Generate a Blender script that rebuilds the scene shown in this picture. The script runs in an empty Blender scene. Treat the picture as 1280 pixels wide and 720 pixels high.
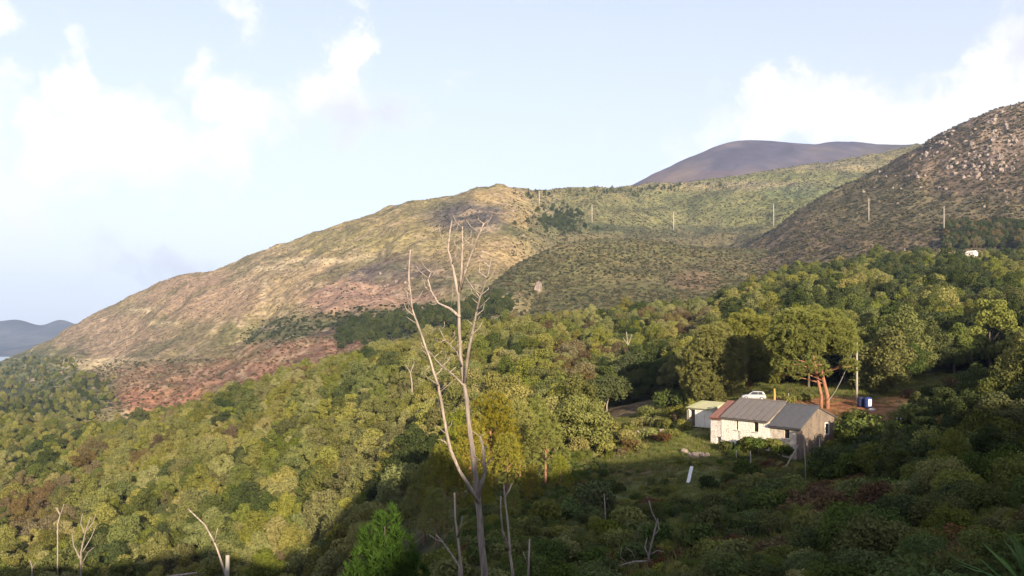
import bpy, bmesh, math, random
import numpy as np
from mathutils import Vector, Matrix, noise as mnoise
from mathutils.bvhtree import BVHTree

random.seed(7)
RNG = np.random.default_rng(7)
SC = bpy.context.scene
COL = SC.collection
F, CX, CY = 1065.0, 640.0, 412.0          # focal length and horizon of the view, in photograph pixels

# ------------------------------------------------------------------ camera
cam_data = bpy.data.cameras.new("camera")
cam_data.sensor_width = 36.0
cam_data.lens = 36.0 * F / 1280.0
cam_data.shift_y = (CY - 360.0) / 1280.0
cam_data.clip_start = 0.1
cam_data.clip_end = 30000.0
cam = bpy.data.objects.new("camera", cam_data)
cam.rotation_euler = (math.radians(90), 0, 0)
COL.objects.link(cam)
SC.camera = cam

# ------------------------------------------------------------------ light
SUN_AZ, SUN_EL = 16.0, 14.5               # degrees to the right of straight behind the camera, height
sa, se = math.radians(SUN_AZ), math.radians(SUN_EL)
TO_SUN = Vector((math.sin(sa) * math.cos(se), -math.cos(sa) * math.cos(se), math.sin(se)))
sun_data = bpy.data.lights.new("sun", 'SUN')
sun_data.energy = 5.0
sun_data.angle = math.radians(0.5)
sun_data.color = (1.0, 0.86, 0.64)
sun = bpy.data.objects.new("sun", sun_data)
sun.rotation_euler = TO_SUN.to_track_quat('Z', 'Y').to_euler()
sun.location = (0, 0, 400)
COL.objects.link(sun)

SC.view_settings.view_transform = 'Standard'
SC.view_settings.look = 'None'
SC.view_settings.gamma = 1.0
SC.view_settings.use_curve_mapping = False
SC.view_settings.exposure = 1.45
SC.cycles.max_bounces = 5
SC.cycles.diffuse_bounces = 2
SC.cycles.transmission_bounces = 2
SC.cycles.volume_bounces = 0
SC.cycles.use_denoising = True

SKY_STRENGTH = 0.10
CLOUD = 4.7                                # cloud radiance beside the sky texture, before SKY_STRENGTH


def px_dir(px, py):
    v = Vector((px - CX, F, CY - py))
    return v.normalized()


class NT:
    """a little helper to wire nodes"""
    def __init__(self, tree):
        self.t = tree
        self.n = tree.nodes
        self.l = tree.links

    def new(self, kind, **kw):
        nd = self.n.new(kind)
        for k, v in kw.items():
            setattr(nd, k, v)
        return nd

    def put(self, sock, v):
        if hasattr(v, 'is_output') or isinstance(v, bpy.types.NodeSocket):
            self.l.new(v, sock)
        else:
            sock.default_value = v

    def math(self, op, a, b=0.0, c=0.0, clamp=False):
        nd = self.new('ShaderNodeMath', operation=op, use_clamp=clamp)
        self.put(nd.inputs[0], a); self.put(nd.inputs[1], b); self.put(nd.inputs[2], c)
        return nd.outputs[0]

    def noise(self, vec, scale, detail=4.0, rough=0.55, dist=0.0):
        nd = self.new('ShaderNodeTexNoise')
        if vec is not None:
            self.put(nd.inputs['Vector'], vec)
        nd.inputs['Scale'].default_value = scale
        nd.inputs['Detail'].default_value = detail
        nd.inputs['Roughness'].default_value = rough
        nd.inputs['Distortion'].default_value = dist
        return nd.outputs['Fac']

    def remap(self, v, a, b, c=0.0, d=1.0, smooth=True):
        nd = self.new('ShaderNodeMapRange')
        nd.interpolation_type = 'SMOOTHSTEP' if smooth else 'LINEAR'
        self.put(nd.inputs['Value'], v)
        for i, x in zip(('From Min', 'From Max', 'To Min', 'To Max'), (a, b, c, d)):
            self.put(nd.inputs[i], x)
        return nd.outputs['Result']

    def mix(self, fac, a, b, mode='MIX'):
        nd = self.new('ShaderNodeMix', data_type='RGBA', blend_type=mode)
        self.put(nd.inputs[0], fac)
        for s, v in ((nd.inputs[6], a), (nd.inputs[7], b)):
            if isinstance(v, tuple) and len(v) == 3:
                v = (*v, 1.0)
            self.put(s, v)
        return nd.outputs[2]


def build_world():
    w = bpy.data.worlds.new("World")
    SC.world = w
    w.use_nodes = True
    t = NT(w.node_tree)
    t.n.clear()
    out = t.new('ShaderNodeOutputWorld')
    bg = t.new('ShaderNodeBackground')
    bg.inputs['Strength'].default_value = SKY_STRENGTH
    t.l.new(bg.outputs[0], out.inputs[0])
    sky = t.new('ShaderNodeTexSky', sky_type='NISHITA')
    sky.sun_disc = False
    sky.sun_elevation = se
    sky.sun_rotation = math.pi - sa          # measured clockwise from +Y, seen from above
    sky.altitude = 400
    sky.air_density = 1.0
    sky.dust_density = 1.0
    sky.ozone_density = 1.5
    tc = t.new('ShaderNodeTexCoord')
    d = tc.outputs['Generated']
    # billows: fine noise that frays the cloud masses
    n1 = t.noise(d, 7.0, 7.0, 0.58, 0.25)
    n2 = t.noise(d, 2.3, 5.0, 0.55, 0.2)
    # the cumulus masses seen over the hills: direction, angular radius, weight
    blobs = [  # px, py, radius(px), weight
        (126, 42, 26, .62), (124, 78, 34, .85), (118, 118, 50, .95), (150, 165, 82, 1.1), (215, 185, 72, 1.05), (275, 188, 52, .95), (85, 205, 70, .95), (30, 240, 80, .75),
        (285, 108, 44, .85), (300, 140, 62, .95), (345, 150, 62, .85), (425, 58, 40, 1.0), (462, 44, 38, .95), (482, 40, 22, .7), (405, 100, 60, .85), (440, 125, 66, .8), (500, 125, 50, .7), (548, 108, 34, .5),
        (590, 94, 26, .46), (20, 300, 80, .45), (120, 300, 60, .36), (230, 305, 40, .30), (150, 326, 44, .62), (200, 328, 44, .66), (250, 330, 40, .56), (110, 335, 36, .4),
        (8, 112, 40, .62), (298, 4, 44, .66), (5, 10, 46, .62), (92, 16, 24, .34), (160, 12, 22, .34), (660, 0, 60, .34),
        (905, 168, 44, .62), (955, 150, 50, .95), (1020, 128, 46, 1.05), (1060, 140, 54, 1.05), (1110, 150, 60, 1.0), (1165, 138, 60, 1.0), (1215, 118, 56, 1.0), (1265, 100, 50, 1.0),
        (1310, 85, 70, 1.0), (860, 188, 50, .5), (1400, 60, 110, .9), (-120, 200, 140, .9), (765, 185, 70, .34), (345, 285, 100, .28),
    ]
    grey_blobs = [(440, 140, 52, .8), (490, 132, 50, .9), (535, 122, 36, .7), (395, 170, 46, .6), (330, 205, 40, .6), (300, 215, 40, .4), (130, 330, 42, 1.0), (175, 332, 44, 1.0), (225, 333, 44, 1.0), (265, 332, 34, .9), (1283, 66, 26, .9), (1320, 60, 50, .9), (240, 0, 60, .3)]
    def warp(vec, scale, amt, seed):
        nz = t.new('ShaderNodeTexNoise')
        ad = t.new('ShaderNodeVectorMath', operation='ADD'); t.l.new(vec, ad.inputs[0]); ad.inputs[1].default_value = (seed, seed * .7, -seed)
        t.l.new(ad.outputs[0], nz.inputs['Vector'])
        nz.inputs['Scale'].default_value = scale; nz.inputs['Detail'].default_value = 5.0; nz.inputs['Roughness'].default_value = .6
        sb = t.new('ShaderNodeVectorMath', operation='SUBTRACT'); t.l.new(nz.outputs['Color'], sb.inputs[0]); sb.inputs[1].default_value = (.5, .5, .5)
        ml = t.new('ShaderNodeVectorMath', operation='SCALE'); t.l.new(sb.outputs[0], ml.inputs[0]); ml.inputs['Scale'].default_value = amt
        a2 = t.new('ShaderNodeVectorMath', operation='ADD'); t.l.new(vec, a2.inputs[0]); t.l.new(ml.outputs[0], a2.inputs[1])
        return a2.outputs[0]
    dw = warp(warp(d, 9.0, .16, 3.0), 26.0, .06, 1.3)
    def masses(lst, vec):
        acc = None
        for px, py, r, wt in lst:
            dv = px_dir(px, py)
            nd = t.new('ShaderNodeVectorMath', operation='DISTANCE')
            t.l.new(vec, nd.inputs[0])
            nd.inputs[1].default_value = dv
            f = t.remap(nd.outputs['Value'], r / F * 1.5, 0.0, 0.0, wt)
            acc = f if acc is None else t.math('SMOOTH_MAX', acc, f, 0.10)
        return acc
    acc = masses(blobs, dw)
    gacc = masses(grey_blobs, dw)
    broad = t.remap(n2, 0.56, 0.74, 0.0, 0.7)     # scattered cloud over the rest of the sky
    sep = t.new('ShaderNodeSeparateXYZ')
    t.l.new(d, sep.inputs[0])
    side = t.remap(sep.outputs['Y'], 0.35, 0.75, 1.0, 0.0)
    acc = t.math('MAXIMUM', acc, t.math('MULTIPLY', broad, side))
    frayed = t.math('ADD', acc, t.math('MULTIPLY', t.math('SUBTRACT', n1, 0.5), 1.0))
    mask = t.remap(frayed, 0.27, 0.84, 0.0, 1.0)
    # thin veil and the pale band of the lower sky
    veil = t.remap(sep.outputs['Z'], 0.36, -0.02, 0.50, 0.85, smooth=False)
    blue = t.mix(veil, sky.outputs[0], (CLOUD * .80, CLOUD * .775, CLOUD * .90))
    n3 = t.noise(d, 4.0, 4.0, 0.5, 0.0)
    grey = t.remap(n3, 0.42, 0.62, 0.0, 0.35)
    white = t.mix(grey, (CLOUD * .95, CLOUD * .935, CLOUD * .91), (CLOUD * .84, CLOUD * .835, CLOUD * .85))
    hsv = t.new('ShaderNodeHueSaturation'); hsv.inputs['Hue'].default_value = .512; t.l.new(blue, hsv.inputs['Color']); blue = hsv.outputs[0]
    white = t.mix(t.remap(gacc, 0.0, 0.9, 0.0, 0.9), white, (CLOUD * .69, CLOUD * .695, CLOUD * .78))
    col = t.mix(mask, blue, white)
    t.l.new(col, bg.inputs['Color'])


build_world()

# ------------------------------------------------------------------ small helpers


def tag(o, label=None, cat=None, group=None, kind=None):
    for k, v in (('label', label), ('category', cat), ('group', group), ('kind', kind)):
        if v:
            o[k] = v
    return o


def link(name, data, parent=None, loc=(0, 0, 0), rot=(0, 0, 0), scale=(1, 1, 1)):
    o = bpy.data.objects.new(name, data)
    o.location, o.rotation_euler, o.scale = loc, rot, scale
    o.parent = parent
    COL.objects.link(o)
    return o


def empty(name, loc=(0, 0, 0), rz=0.0):
    o = link(name, None, None, loc, (0, 0, rz))
    o.empty_display_size = 0.3
    return o


def mesh_np(name, verts, faces, mat=None, smooth=False, attrs=None, fattrs=None):
    """faces: (n,3) or (n,4) integer array, or list of tuples"""
    me = bpy.data.meshes.new(name)
    verts = np.asarray(verts, dtype=np.float32)
    if isinstance(faces, np.ndarray):
        k = faces.shape[1]
        me.vertices.add(len(verts)); me.loops.add(faces.size); me.polygons.add(len(faces))
        me.vertices.foreach_set('co', verts.ravel())
        me.loops.foreach_set('vertex_index', faces.astype(np.int32).ravel())
        me.polygons.foreach_set('loop_start', np.arange(0, faces.size, k, dtype=np.int32))
        me.polygons.foreach_set('loop_total', np.full(len(faces), k, dtype=np.int32))
        me.update(calc_edges=True)
    else:
        me.from_pydata([tuple(v) for v in verts], [], faces)
    if smooth:
        me.polygons.foreach_set('use_smooth', np.ones(len(me.polygons), dtype=bool))
    for nm, arr in (attrs or {}).items():
        a = me.color_attributes.new(nm, 'FLOAT_COLOR', 'POINT')
        rgba = np.ones((len(verts), 4), dtype=np.float32)
        rgba[:, :3] = arr
        a.data.foreach_set('color', rgba.ravel())
    for nm, arr in (fattrs or {}).items():
        a = me.attributes.new(nm, 'FLOAT', 'FACE')
        a.data.foreach_set('value', np.asarray(arr, dtype=np.float32))
    if mat:
        me.materials.append(mat)
    return me


class MB:
    """collects boxes, prisms and tubes into one mesh"""
    def __init__(self):
        self.v, self.f = [], []

    def add(self, vs, fs):
        b = len(self.v)
        self.v += [tuple(p) for p in vs]
        self.f += [tuple(i + b for i in f) for f in fs]

    def box(self, x0, x1, y0, y1, z0, z1):
        self.add([(x0, y0, z0), (x1, y0, z0), (x1, y1, z0), (x0, y1, z0), (x0, y0, z1), (x1, y0, z1), (x1, y1, z1), (x0, y1, z1)],
                 [(0, 3, 2, 1), (4, 5, 6, 7), (0, 1, 5, 4), (1, 2, 6, 5), (2, 3, 7, 6), (3, 0, 4, 7)])

    def slab(self, quad, t):
        """a quad thickened downwards along its normal"""
        q = [Vector(p) for p in quad]
        n = (q[1] - q[0]).cross(q[2] - q[0]).normalized()
        lo = [p - n * t for p in q]
        self.add(q + lo, [(0, 1, 2, 3), (7, 6, 5, 4), (0, 4, 5, 1), (1, 5, 6, 2), (2, 6, 7, 3), (3, 7, 4, 0)])

    def tube(self, pts, radii, seg=7, cap=True):
        pts = [Vector(p) for p in pts]
        b = len(self.v)
        up = Vector((0.31, 0.87, 0.2)).normalized()
        for i, p in enumerate(pts):
            t = (pts[min(i + 1, len(pts) - 1)] - pts[max(i - 1, 0)]).normalized()
            a = t.cross(up)
            if a.length < 1e-3:
                a = t.cross(Vector((1, 0, 0)))
            a.normalize(); c = t.cross(a)
            for k in range(seg):
                th = 2 * math.pi * k / seg
                self.v.append(tuple(p + (a * math.cos(th) + c * math.sin(th)) * radii[i]))
        for i in range(len(pts) - 1):
            for k in range(seg):
                k2 = (k + 1) % seg
                self.f.append((b + i * seg + k, b + i * seg + k2, b + (i + 1) * seg + k2, b + (i + 1) * seg + k))
        if cap:
            self.f.append(tuple(b + k for k in range(seg))[::-1])
            self.f.append(tuple(b + (len(pts) - 1) * seg + k for k in range(seg)))

    def lathe(self, prof, seg=14, c=(0, 0, 0)):
        b = len(self.v)
        for r, z in prof:
            for k in range(seg):
                th = 2 * math.pi * k / seg
                self.v.append((c[0] + r * math.cos(th), c[1] + r * math.sin(th), c[2] + z))
        for i in range(len(prof) - 1):
            for k in range(seg):
                k2 = (k + 1) % seg
                self.f.append((b + i * seg + k, b + i * seg + k2, b + (i + 1) * seg + k2, b + (i + 1) * seg + k))
        self.f.append(tuple(b + k for k in range(seg))[::-1])
        self.f.append(tuple(b + (len(prof) - 1) * seg + k for k in range(seg)))

    def build(self, name, mat, parent=None, smooth=False, bevel=0.0, loc=(0, 0, 0), rot=(0, 0, 0)):
        me = bpy.data.meshes.new(name)
        me.from_pydata(self.v, [], self.f)
        me.update()
        if bevel > 0:
            bm = bmesh.new(); bm.from_mesh(me)
            bmesh.ops.bevel(bm, geom=bm.edges[:], offset=bevel, segments=2, affect='EDGES', clamp_overlap=True)
            bm.to_mesh(me); bm.free()
        if smooth:
            me.polygons.foreach_set('use_smooth', [True] * len(me.polygons))
        me.materials.append(mat)
        return link(name, me, parent, loc, rot)


def copy_tree(o, parent=None):
    c = o.copy()
    COL.objects.link(c)
    c.parent = parent
    for ch in o.children:
        copy_tree(ch, c)
    return c


# ------------------------------------------------------------------ materials


def mat_base(name):
    m = bpy.data.materials.new(name)
    m.use_nodes = True
    t = NT(m.node_tree)
    bs = m.node_tree.nodes['Principled BSDF']
    return m, t, bs


def plain(name, c1, c2, scale=3.0, rough=0.85, bump=0.2, metallic=0.0, stretch=(1, 1, 1), detail=6.0, spec=0.3):
    m, t, bs = mat_base(name)
    tc = t.new('ShaderNodeTexCoord')
    mp = t.new('ShaderNodeMapping')
    mp.inputs['Scale'].default_value = stretch
    t.l.new(tc.outputs['Object'], mp.inputs['Vector'])
    n = t.noise(mp.outputs[0], scale, detail, 0.62)
    f = t.remap(n, 0.32, 0.68)
    t.l.new(t.mix(f, c1, c2), bs.inputs['Base Color'])
    bs.inputs['Roughness'].default_value = rough
    bs.inputs['Metallic'].default_value = metallic
    bs.inputs['Specular IOR Level'].default_value = spec
    if bump:
        b = t.new('ShaderNodeBump')
        b.inputs['Strength'].default_value = bump
        b.inputs['Distance'].default_value = 0.05
        t.l.new(n, b.inputs['Height'])
        t.l.new(b.outputs[0], bs.inputs['Normal'])
    return m


def foliage(name, ca, cb, cc=None, transl=0.28, vary=0.35):
    """leaf colours from one leaf to the next and from one plant to the next"""
    m = bpy.data.materials.new(name)
    m.use_nodes = True
    t = NT(m.node_tree)
    t.n.clear()
    out = t.new('ShaderNodeOutputMaterial')
    at = t.new('ShaderNodeAttribute', attribute_name='leaf')
    oi = t.new('ShaderNodeObjectInfo')
    col = t.mix(at.outputs['Fac'], ca, cb)
    if cc:
        col = t.mix(t.remap(oi.outputs['Random'], 0.45, 1.0, 0.0, 0.85), col, cc)
    hs = t.new('ShaderNodeHueSaturation')
    t.put(hs.inputs['Value'], t.remap(oi.outputs['Random'], 0.0, 1.0, 1.0 - vary, 1.0 + vary, smooth=False))
    t.put(hs.inputs['Hue'], t.remap(t.math('FRACT', t.math('MULTIPLY', oi.outputs['Random'], 7.31)), 0.0, 1.0, 0.487, 0.513, smooth=False))
    t.put(hs.inputs['Saturation'], t.remap(t.math('FRACT', t.math('MULTIPLY', oi.outputs['Random'], 13.7)), 0.0, 1.0, 0.82, 1.08, smooth=False))
    t.put(hs.inputs['Color'], col)
    df = t.new('ShaderNodeBsdfDiffuse')
    tr = t.new('ShaderNodeBsdfTranslucent')
    t.put(df.inputs['Color'], hs.outputs[0]); t.put(tr.inputs['Color'], hs.outputs[0])
    mx = t.new('ShaderNodeMixShader')
    mx.inputs[0].default_value = transl
    t.l.new(df.outputs[0], mx.inputs[1]); t.l.new(tr.outputs[0], mx.inputs[2])
    t.l.new(mx.outputs[0], out.inputs[0])
    return m


def terrain_mat(name, sc_fine, sc_mid, lo=0.55, hi=1.45, bump=0.6, dist=0.5):
    """ground cover: vegetation and soil colours from the 'tint' attribute broken up by patchy growth"""
    m, t, bs = mat_base(name)
    at = t.new('ShaderNodeAttribute', attribute_name='tint')
    tc = t.new('ShaderNodeTexCoord')
    p = tc.outputs['Object']
    n1 = t.noise(p, sc_fine, 5.0, 0.65)
    n2 = t.noise(p, sc_mid, 5.0, 0.6, 0.6)
    k = t.math('MULTIPLY', t.remap(n1, 0.3, 0.7, lo, hi), t.remap(n2, 0.3, 0.7, 0.75, 1.25))
    sc = t.new('ShaderNodeVectorMath', operation='SCALE')
    t.put(sc.inputs[0], at.outputs['Color']); t.put(sc.inputs['Scale'], k)
    warm = t.mix(t.remap(n2, 0.45, 0.7, 0.0, 0.35), sc.outputs[0], (0.16, 0.11, 0.05))
    t.l.new(warm, bs.inputs['Base Color'])
    bs.inputs['Roughness'].default_value = 1.0
    bs.inputs['Specular IOR Level'].default_value = 0.05
    b = t.new('ShaderNodeBump')
    b.inputs['Strength'].default_value = bump
    b.inputs['Distance'].default_value = dist
    t.l.new(n1, b.inputs['Height'])
    t.l.new(b.outputs[0], bs.inputs['Normal'])
    return m


M = {}
M['leaf_green'] = foliage('leaf_green', (.104, .124, .026), (.172, .180, .042), (.160, .158, .042))
M['leaf_olive'] = foliage('leaf_olive', (.148, .148, .035), (.232, .216, .060), (.208, .186, .055))
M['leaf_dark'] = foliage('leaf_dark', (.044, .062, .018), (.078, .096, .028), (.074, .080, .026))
M['leaf_yellow'] = foliage('leaf_yellow', (.165, .168, .040), (.240, .230, .066), (.20, .185, .056))
M['leaf_russet'] = foliage('leaf_russet', (.125, .092, .036), (.175, .122, .052), (.14, .115, .05))
M['pine_green'] = foliage('pine_green', (.165, .180, .028), (.255, .245, .042), None, .25, .05)
M['pine_bright'] = foliage('pine_bright', (.165, .160, .020), (.250, .220, .030), (.21, .185, .03), .25, .25)
M['pine_young'] = foliage('pine_young', (.036, .070, .010), (.064, .108, .015), None, .25, .15)
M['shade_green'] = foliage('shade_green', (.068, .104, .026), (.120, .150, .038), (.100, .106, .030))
M['scrub'] = foliage('scrub', (.066, .062, .026), (.108, .094, .042), (.112, .086, .045), .15, .4)
M['scrub_tan'] = foliage('scrub_tan', (.150, .118, .062), (.215, .170, .095), (.13, .12, .055), .15, .35)
M['scrub_dark'] = foliage('scrub_dark', (.030, .042, .020), (.052, .060, .026), (.040, .046, .022), .15, .3)
M['scrub_burnt'] = foliage('scrub_burnt', (.135, .074, .050), (.185, .105, .072), (.12, .07, .05), .1, .35)
M['fern'] = foliage('fern', (.120, .066, .030), (.150, .095, .040), (.09, .08, .03), .2, .3)
M['grass'] = foliage('grass', (.105, .135, .028), (.180, .185, .048), (.16, .13, .05), .3, .3)
M['yucca'] = foliage('yucca', (.060, .120, .030), (.095, .160, .045), None, .2, .1)
M['bark'] = plain('bark', (.075, .055, .042), (.15, .115, .09), 2.0, .95, .6, stretch=(3, 3, .7))
M['bark_pine'] = plain('bark_pine', (.19, .085, .050), (.34, .165, .095), 3.0, .95, .7, stretch=(3, 3, 1))
M['bark_dead'] = plain('bark_dead', (.20, .155, .13), (.40, .325, .27), 2.4, .9, .6, stretch=(4, 4, .6))
M['bark_dead_dark'] = plain('bark_dead_dark', (.145, .115, .098), (.285, .232, .195), 2.4, .9, .6, stretch=(4, 4, .6))
M['ground'] = terrain_mat('ground_cover', 0.9, 0.11, .6, 1.4, .7, .4)
M['hill'] = terrain_mat('hill_cover', 0.16, 0.022, .5, 1.55, .9, 2.5)
M['rocky'] = terrain_mat('rocky_cover', 0.10, 0.02, .5, 1.5, 1.0, 4.0)
M['far'] = terrain_mat('mountain_cover', 0.02, 0.003, .85, 1.15, .5, 8.0)
M['rock'] = plain('granite', (.14, .105, .087), (.30, .238, .20), .9, .95, .5)
M['plaster'] = None
M['wood_grey'] = plain('weathered_wood', (.17, .135, .10), (.33, .27, .21), 5, .9, .4, stretch=(6, 6, .6))
M['dark'] = plain('dark_opening', (.012, .011, .010), (.022, .019, .017), 3, .8, 0)
M['glass'] = plain('old_glass', (.020, .022, .024), (.035, .036, .038), 3, .15, 0, spec=.6)

# ------------------------------------------------------------------ terrain heights
PXC = np.array([-400, 0, 200, 400, 600, 740, 880, 940, 1000, 1120, 1280, 1600], float)
YR = np.array([2, 8, 15, 30, 60, 80, 100, 112, 122, 150, 185, 220, 300, 380, 460, 560, 700, 1000, 1500, 2500, 12000], float)
HT = np.array([
    # 2    8     15   30   60   80   100  112  122  150  185  220  300  380  460  560  700  1000 1500 2500 far
    [-1.7, -6, -10, -18, -33, -42, -50, -54, -57, -62, -66, -68, -70, -72, -72, -70, -68, -68, -90, -110, -110],   # -400
    [-1.7, -5.5, -9.5, -17, -31, -39, -46, -48, -49.5, -52, -55, -58, -61, -63, -63, -61, -60, -62, -85, -110, -110],  # 0
    [-1.7, -5, -9, -16, -28, -35, -41, -43.5, -45, -47, -47, -46.5, -44.5, -43.5, -58, -75, -85, -90, -95, -110, -110],  # 200
    [-1.7, -4.5, -8, -14, -24, -29, -33, -34.5, -35.5, -37, -36.5, -34.5, -26.5, -19, -34, -55, -70, -80, -95, -110, -110],  # 400
    [-1.7, -3.6, -5.8, -9.2, -14, -16.6, -18.4, -19.2, -19.4, -19.5, -18, -15.5, -4.5, -6, -18, -30, -45, -60, -95, -110, -110],  # 600
    [-1.7, -3.8, -6, -10, -14.4, -16.2, -17, -17, -16.8, -15.4, -15.5, -14.5, -6, 2, -3, -20, -40, -60, -95, -110, -110],  # 740
    [-1.7, -3.9, -6, -9.6, -13.4, -15, -15.8, -14.7, -12.6, -10.8, -10.8, -10, -3, 6, 3, -15, -40, -60, -95, -110, -110],  # 880
    [-1.7, -3.8, -5.9, -9.4, -13.3, -15.0, -15.7, -12.4, -9.8, -9.3, -8.8, -6.5, 2, 12, 15, 3, -20, -60, -95, -110, -110],  # 940
    [-1.7, -3.7, -5.8, -9.3, -13.2, -15, -15.6, -12.2, -10.0, -9.2, -7, -3, 8, 18, 26, 20, 0, -60, -95, -110, -110],  # 1000
    [-1.7, -3.4, -5.2, -8.4, -11.8, -13, -12.6, -10.6, -9.6, -9.0, -7, -3, 9, 21, 32, 38, 20, -60, -95, -110, -110],  # 1120
    [-1.7, -3.0, -4.6, -7.2, -9.4, -10.4, -10.6, -10.0, -9.4, -7.4, -6, -3, 10, 23, 35, 46, 40, -20, -95, -110, -110],  # 1280
    [-1.7, -2.8, -4.2, -6.2, -7.8, -8.6, -8.6, -8, -7.4, -5.4, -4, -1, 12, 26, 40, 52, 55, 10, -95, -110, -110],  # 1600
], float)
# dense resample of the table, lightly smoothed
_PX = np.linspace(-400, 1600, 241)
_LY = np.linspace(math.log(2), math.log(12000), 420)
_tmp = np.array([np.interp(_LY, np.log(YR), row) for row in HT])
_G = np.array([np.interp(_PX, PXC, _tmp[:, j]) for j in range(len(_LY))]).T


def _smooth(a, n, axis):
    k = np.hanning(n + 2)[1:-1]; k /= k.sum()
    pad = [(0, 0), (0, 0)]; pad[axis] = (n // 2, n // 2)
    b = np.pad(a, pad, mode='edge')
    return np.apply_along_axis(lambda v: np.convolve(v, k, mode='valid'), axis, b)


_G = _smooth(_smooth(_G, 9, 0), 5, 1)

# crest of the hill behind the camera, shaped so its shade lies over the foreground
SHADE_LINE = [(0, 730, 140), (250, 672, 130), (450, 612, 140), (600, 592, 80), (700, 588, 80), (760, 572, 100), (880, 566, 105), (960, 565, 98),
              (1045, 545, 104), (1100, 520, 106), (1160, 492, 125), (1200, 440, 140), (1280, 405, 150)]   # px, py, depth
CRX, CRH = [-400.0, -120.0], [-40.0, -12.0]
for px_, py_, y_ in SHADE_LINE:
    CRX.append((px_ - CX) / F * y_ + math.tan(sa) * (y_ + 40))
    CRH.append((CY - py_) / F * y_ + (y_ + 40) / math.cos(sa) * math.tan(se))
CRX[4:4] = [9.0, 15.0, 18.8]; CRH[4:4] = [10.4, 9.6, 14.0]     # crest dip added to let sun reach the dead trunk and young pine
CRH[3] -= 1.5
CRX, CRH = np.array(CRX + [260.0, 500.0]), np.array(CRH + [CRH[-1] + 22, CRH[-1] + 40])


def front_h(X, Y):
    Yc = np.maximum(Y, 2.0)
    px = np.clip(CX + F * X / Yc, -400, 1600)
    u = (px + 400) / 2000 * 240
    v = (np.log(np.clip(Yc, 2, 12000)) - _LY[0]) / (_LY[-1] - _LY[0]) * 419
    i = np.clip(u.astype(int), 0, 239); j = np.clip(v.astype(int), 0, 418)
    a, b = u - i, v - j
    return (_G[i, j] * (1 - a) + _G[i + 1, j] * a) * (1 - b) + (_G[i, j + 1] * (1 - a) + _G[i + 1, j + 1] * a) * b


def H(X, Y):
    X = np.asarray(X, float); Y = np.asarray(Y, float)
    fr = front_h(X, Y)
    crest = np.interp(X, CRX, CRH)
    s = np.clip((-16.0 - Y) / 24.0, 0, 1)
    s = s * s * (3 - 2 * s)
    flat = np.exp(-(X ** 2 + Y ** 2) / 16.0)
    h = fr * (1 - s) + crest * s
    return h * (1 - flat) + (-1.7) * flat


def Hs(x, y):
    return float(H(np.array([x]), np.array([y]))[0])


def fbm2(X, Y, scale, oct=4, seed=0.0):
    out = np.empty(X.shape)
    fx, fy = X.ravel(), Y.ravel()
    o = out.ravel()
    for i in range(len(fx)):
        o[i] = mnoise.fractal((fx[i] * scale + seed, fy[i] * scale - seed, seed * 1.7), 0.9, 2.1, oct, noise_basis='PERLIN_ORIGINAL')
    return o.reshape(X.shape)


def wpos(px, Y, dz=0.0):
    """point on the ground at depth Y in the direction of column px"""
    x = (px - CX) / F * Y
    return Vector((x, Y, Hs(x, Y) + dz))


def at(px, py, Y):
    return Vector(((px - CX) / F * Y, Y, (CY - py) / F * Y))


def blob_tint(base, blobs, u, v):
    """map of what grows where, with some shade and haze painted in: soft-edged patches over a base colour"""
    c = np.empty(u.shape + (3,)); c[...] = base
    for cu, cv, ru, rv, colr, st in blobs:
        d = ((u - cu) / ru) ** 2 + ((v - cv) / rv) ** 2
        w = np.clip(1.35 - d, 0, 1) * st
        w = np.clip(w, 0, 1)[..., None]
        c = c * (1 - w) + np.array(colr) * w
    return c


def grid_faces(n, m, wrap=False):
    i, j = np.meshgrid(np.arange(n if wrap else n - 1), np.arange(m - 1), indexing='ij')
    i2 = (i + 1) % n
    return np.stack([i * m + j, i2 * m + j, i2 * m + j + 1, i * m + j + 1], -1).reshape(-1, 4)


# ---- the ground: one sheet all round the camera, out to the horizon
azf = np.radians(np.linspace(-36, 36, 300))
azb = np.radians(np.linspace(36, 324, 74)[1:-1])
AZ = np.concatenate([azf, azb])
RR = np.concatenate([np.geomspace(.6, 40, 42), np.arange(41.2, 200, 1.25), np.geomspace(203, 620, 62), np.geomspace(650, 11500, 34)])
aa, rr = np.meshgrid(AZ, RR, indexing='ij')
GX, GY = np.sin(aa) * rr, np.cos(aa) * rr
GZ = H(GX, GY)
bump = fbm2(GX[:, :], GY[:, :], 0.09, 3, 3.1)
GZ = GZ + bump * np.clip(rr / 40, 0, 1) * 0.55
with np.errstate(divide='ignore', invalid='ignore'):
    gpx = np.where(GY > 1, CX + F * GX / np.maximum(GY, 1), 3000)
E_RED, E_BROWN, E_GRASS, E_DRY = (.26, .115, .055), (.105, .075, .045), (.125, .125, .03), (.24, .20, .07)
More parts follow.
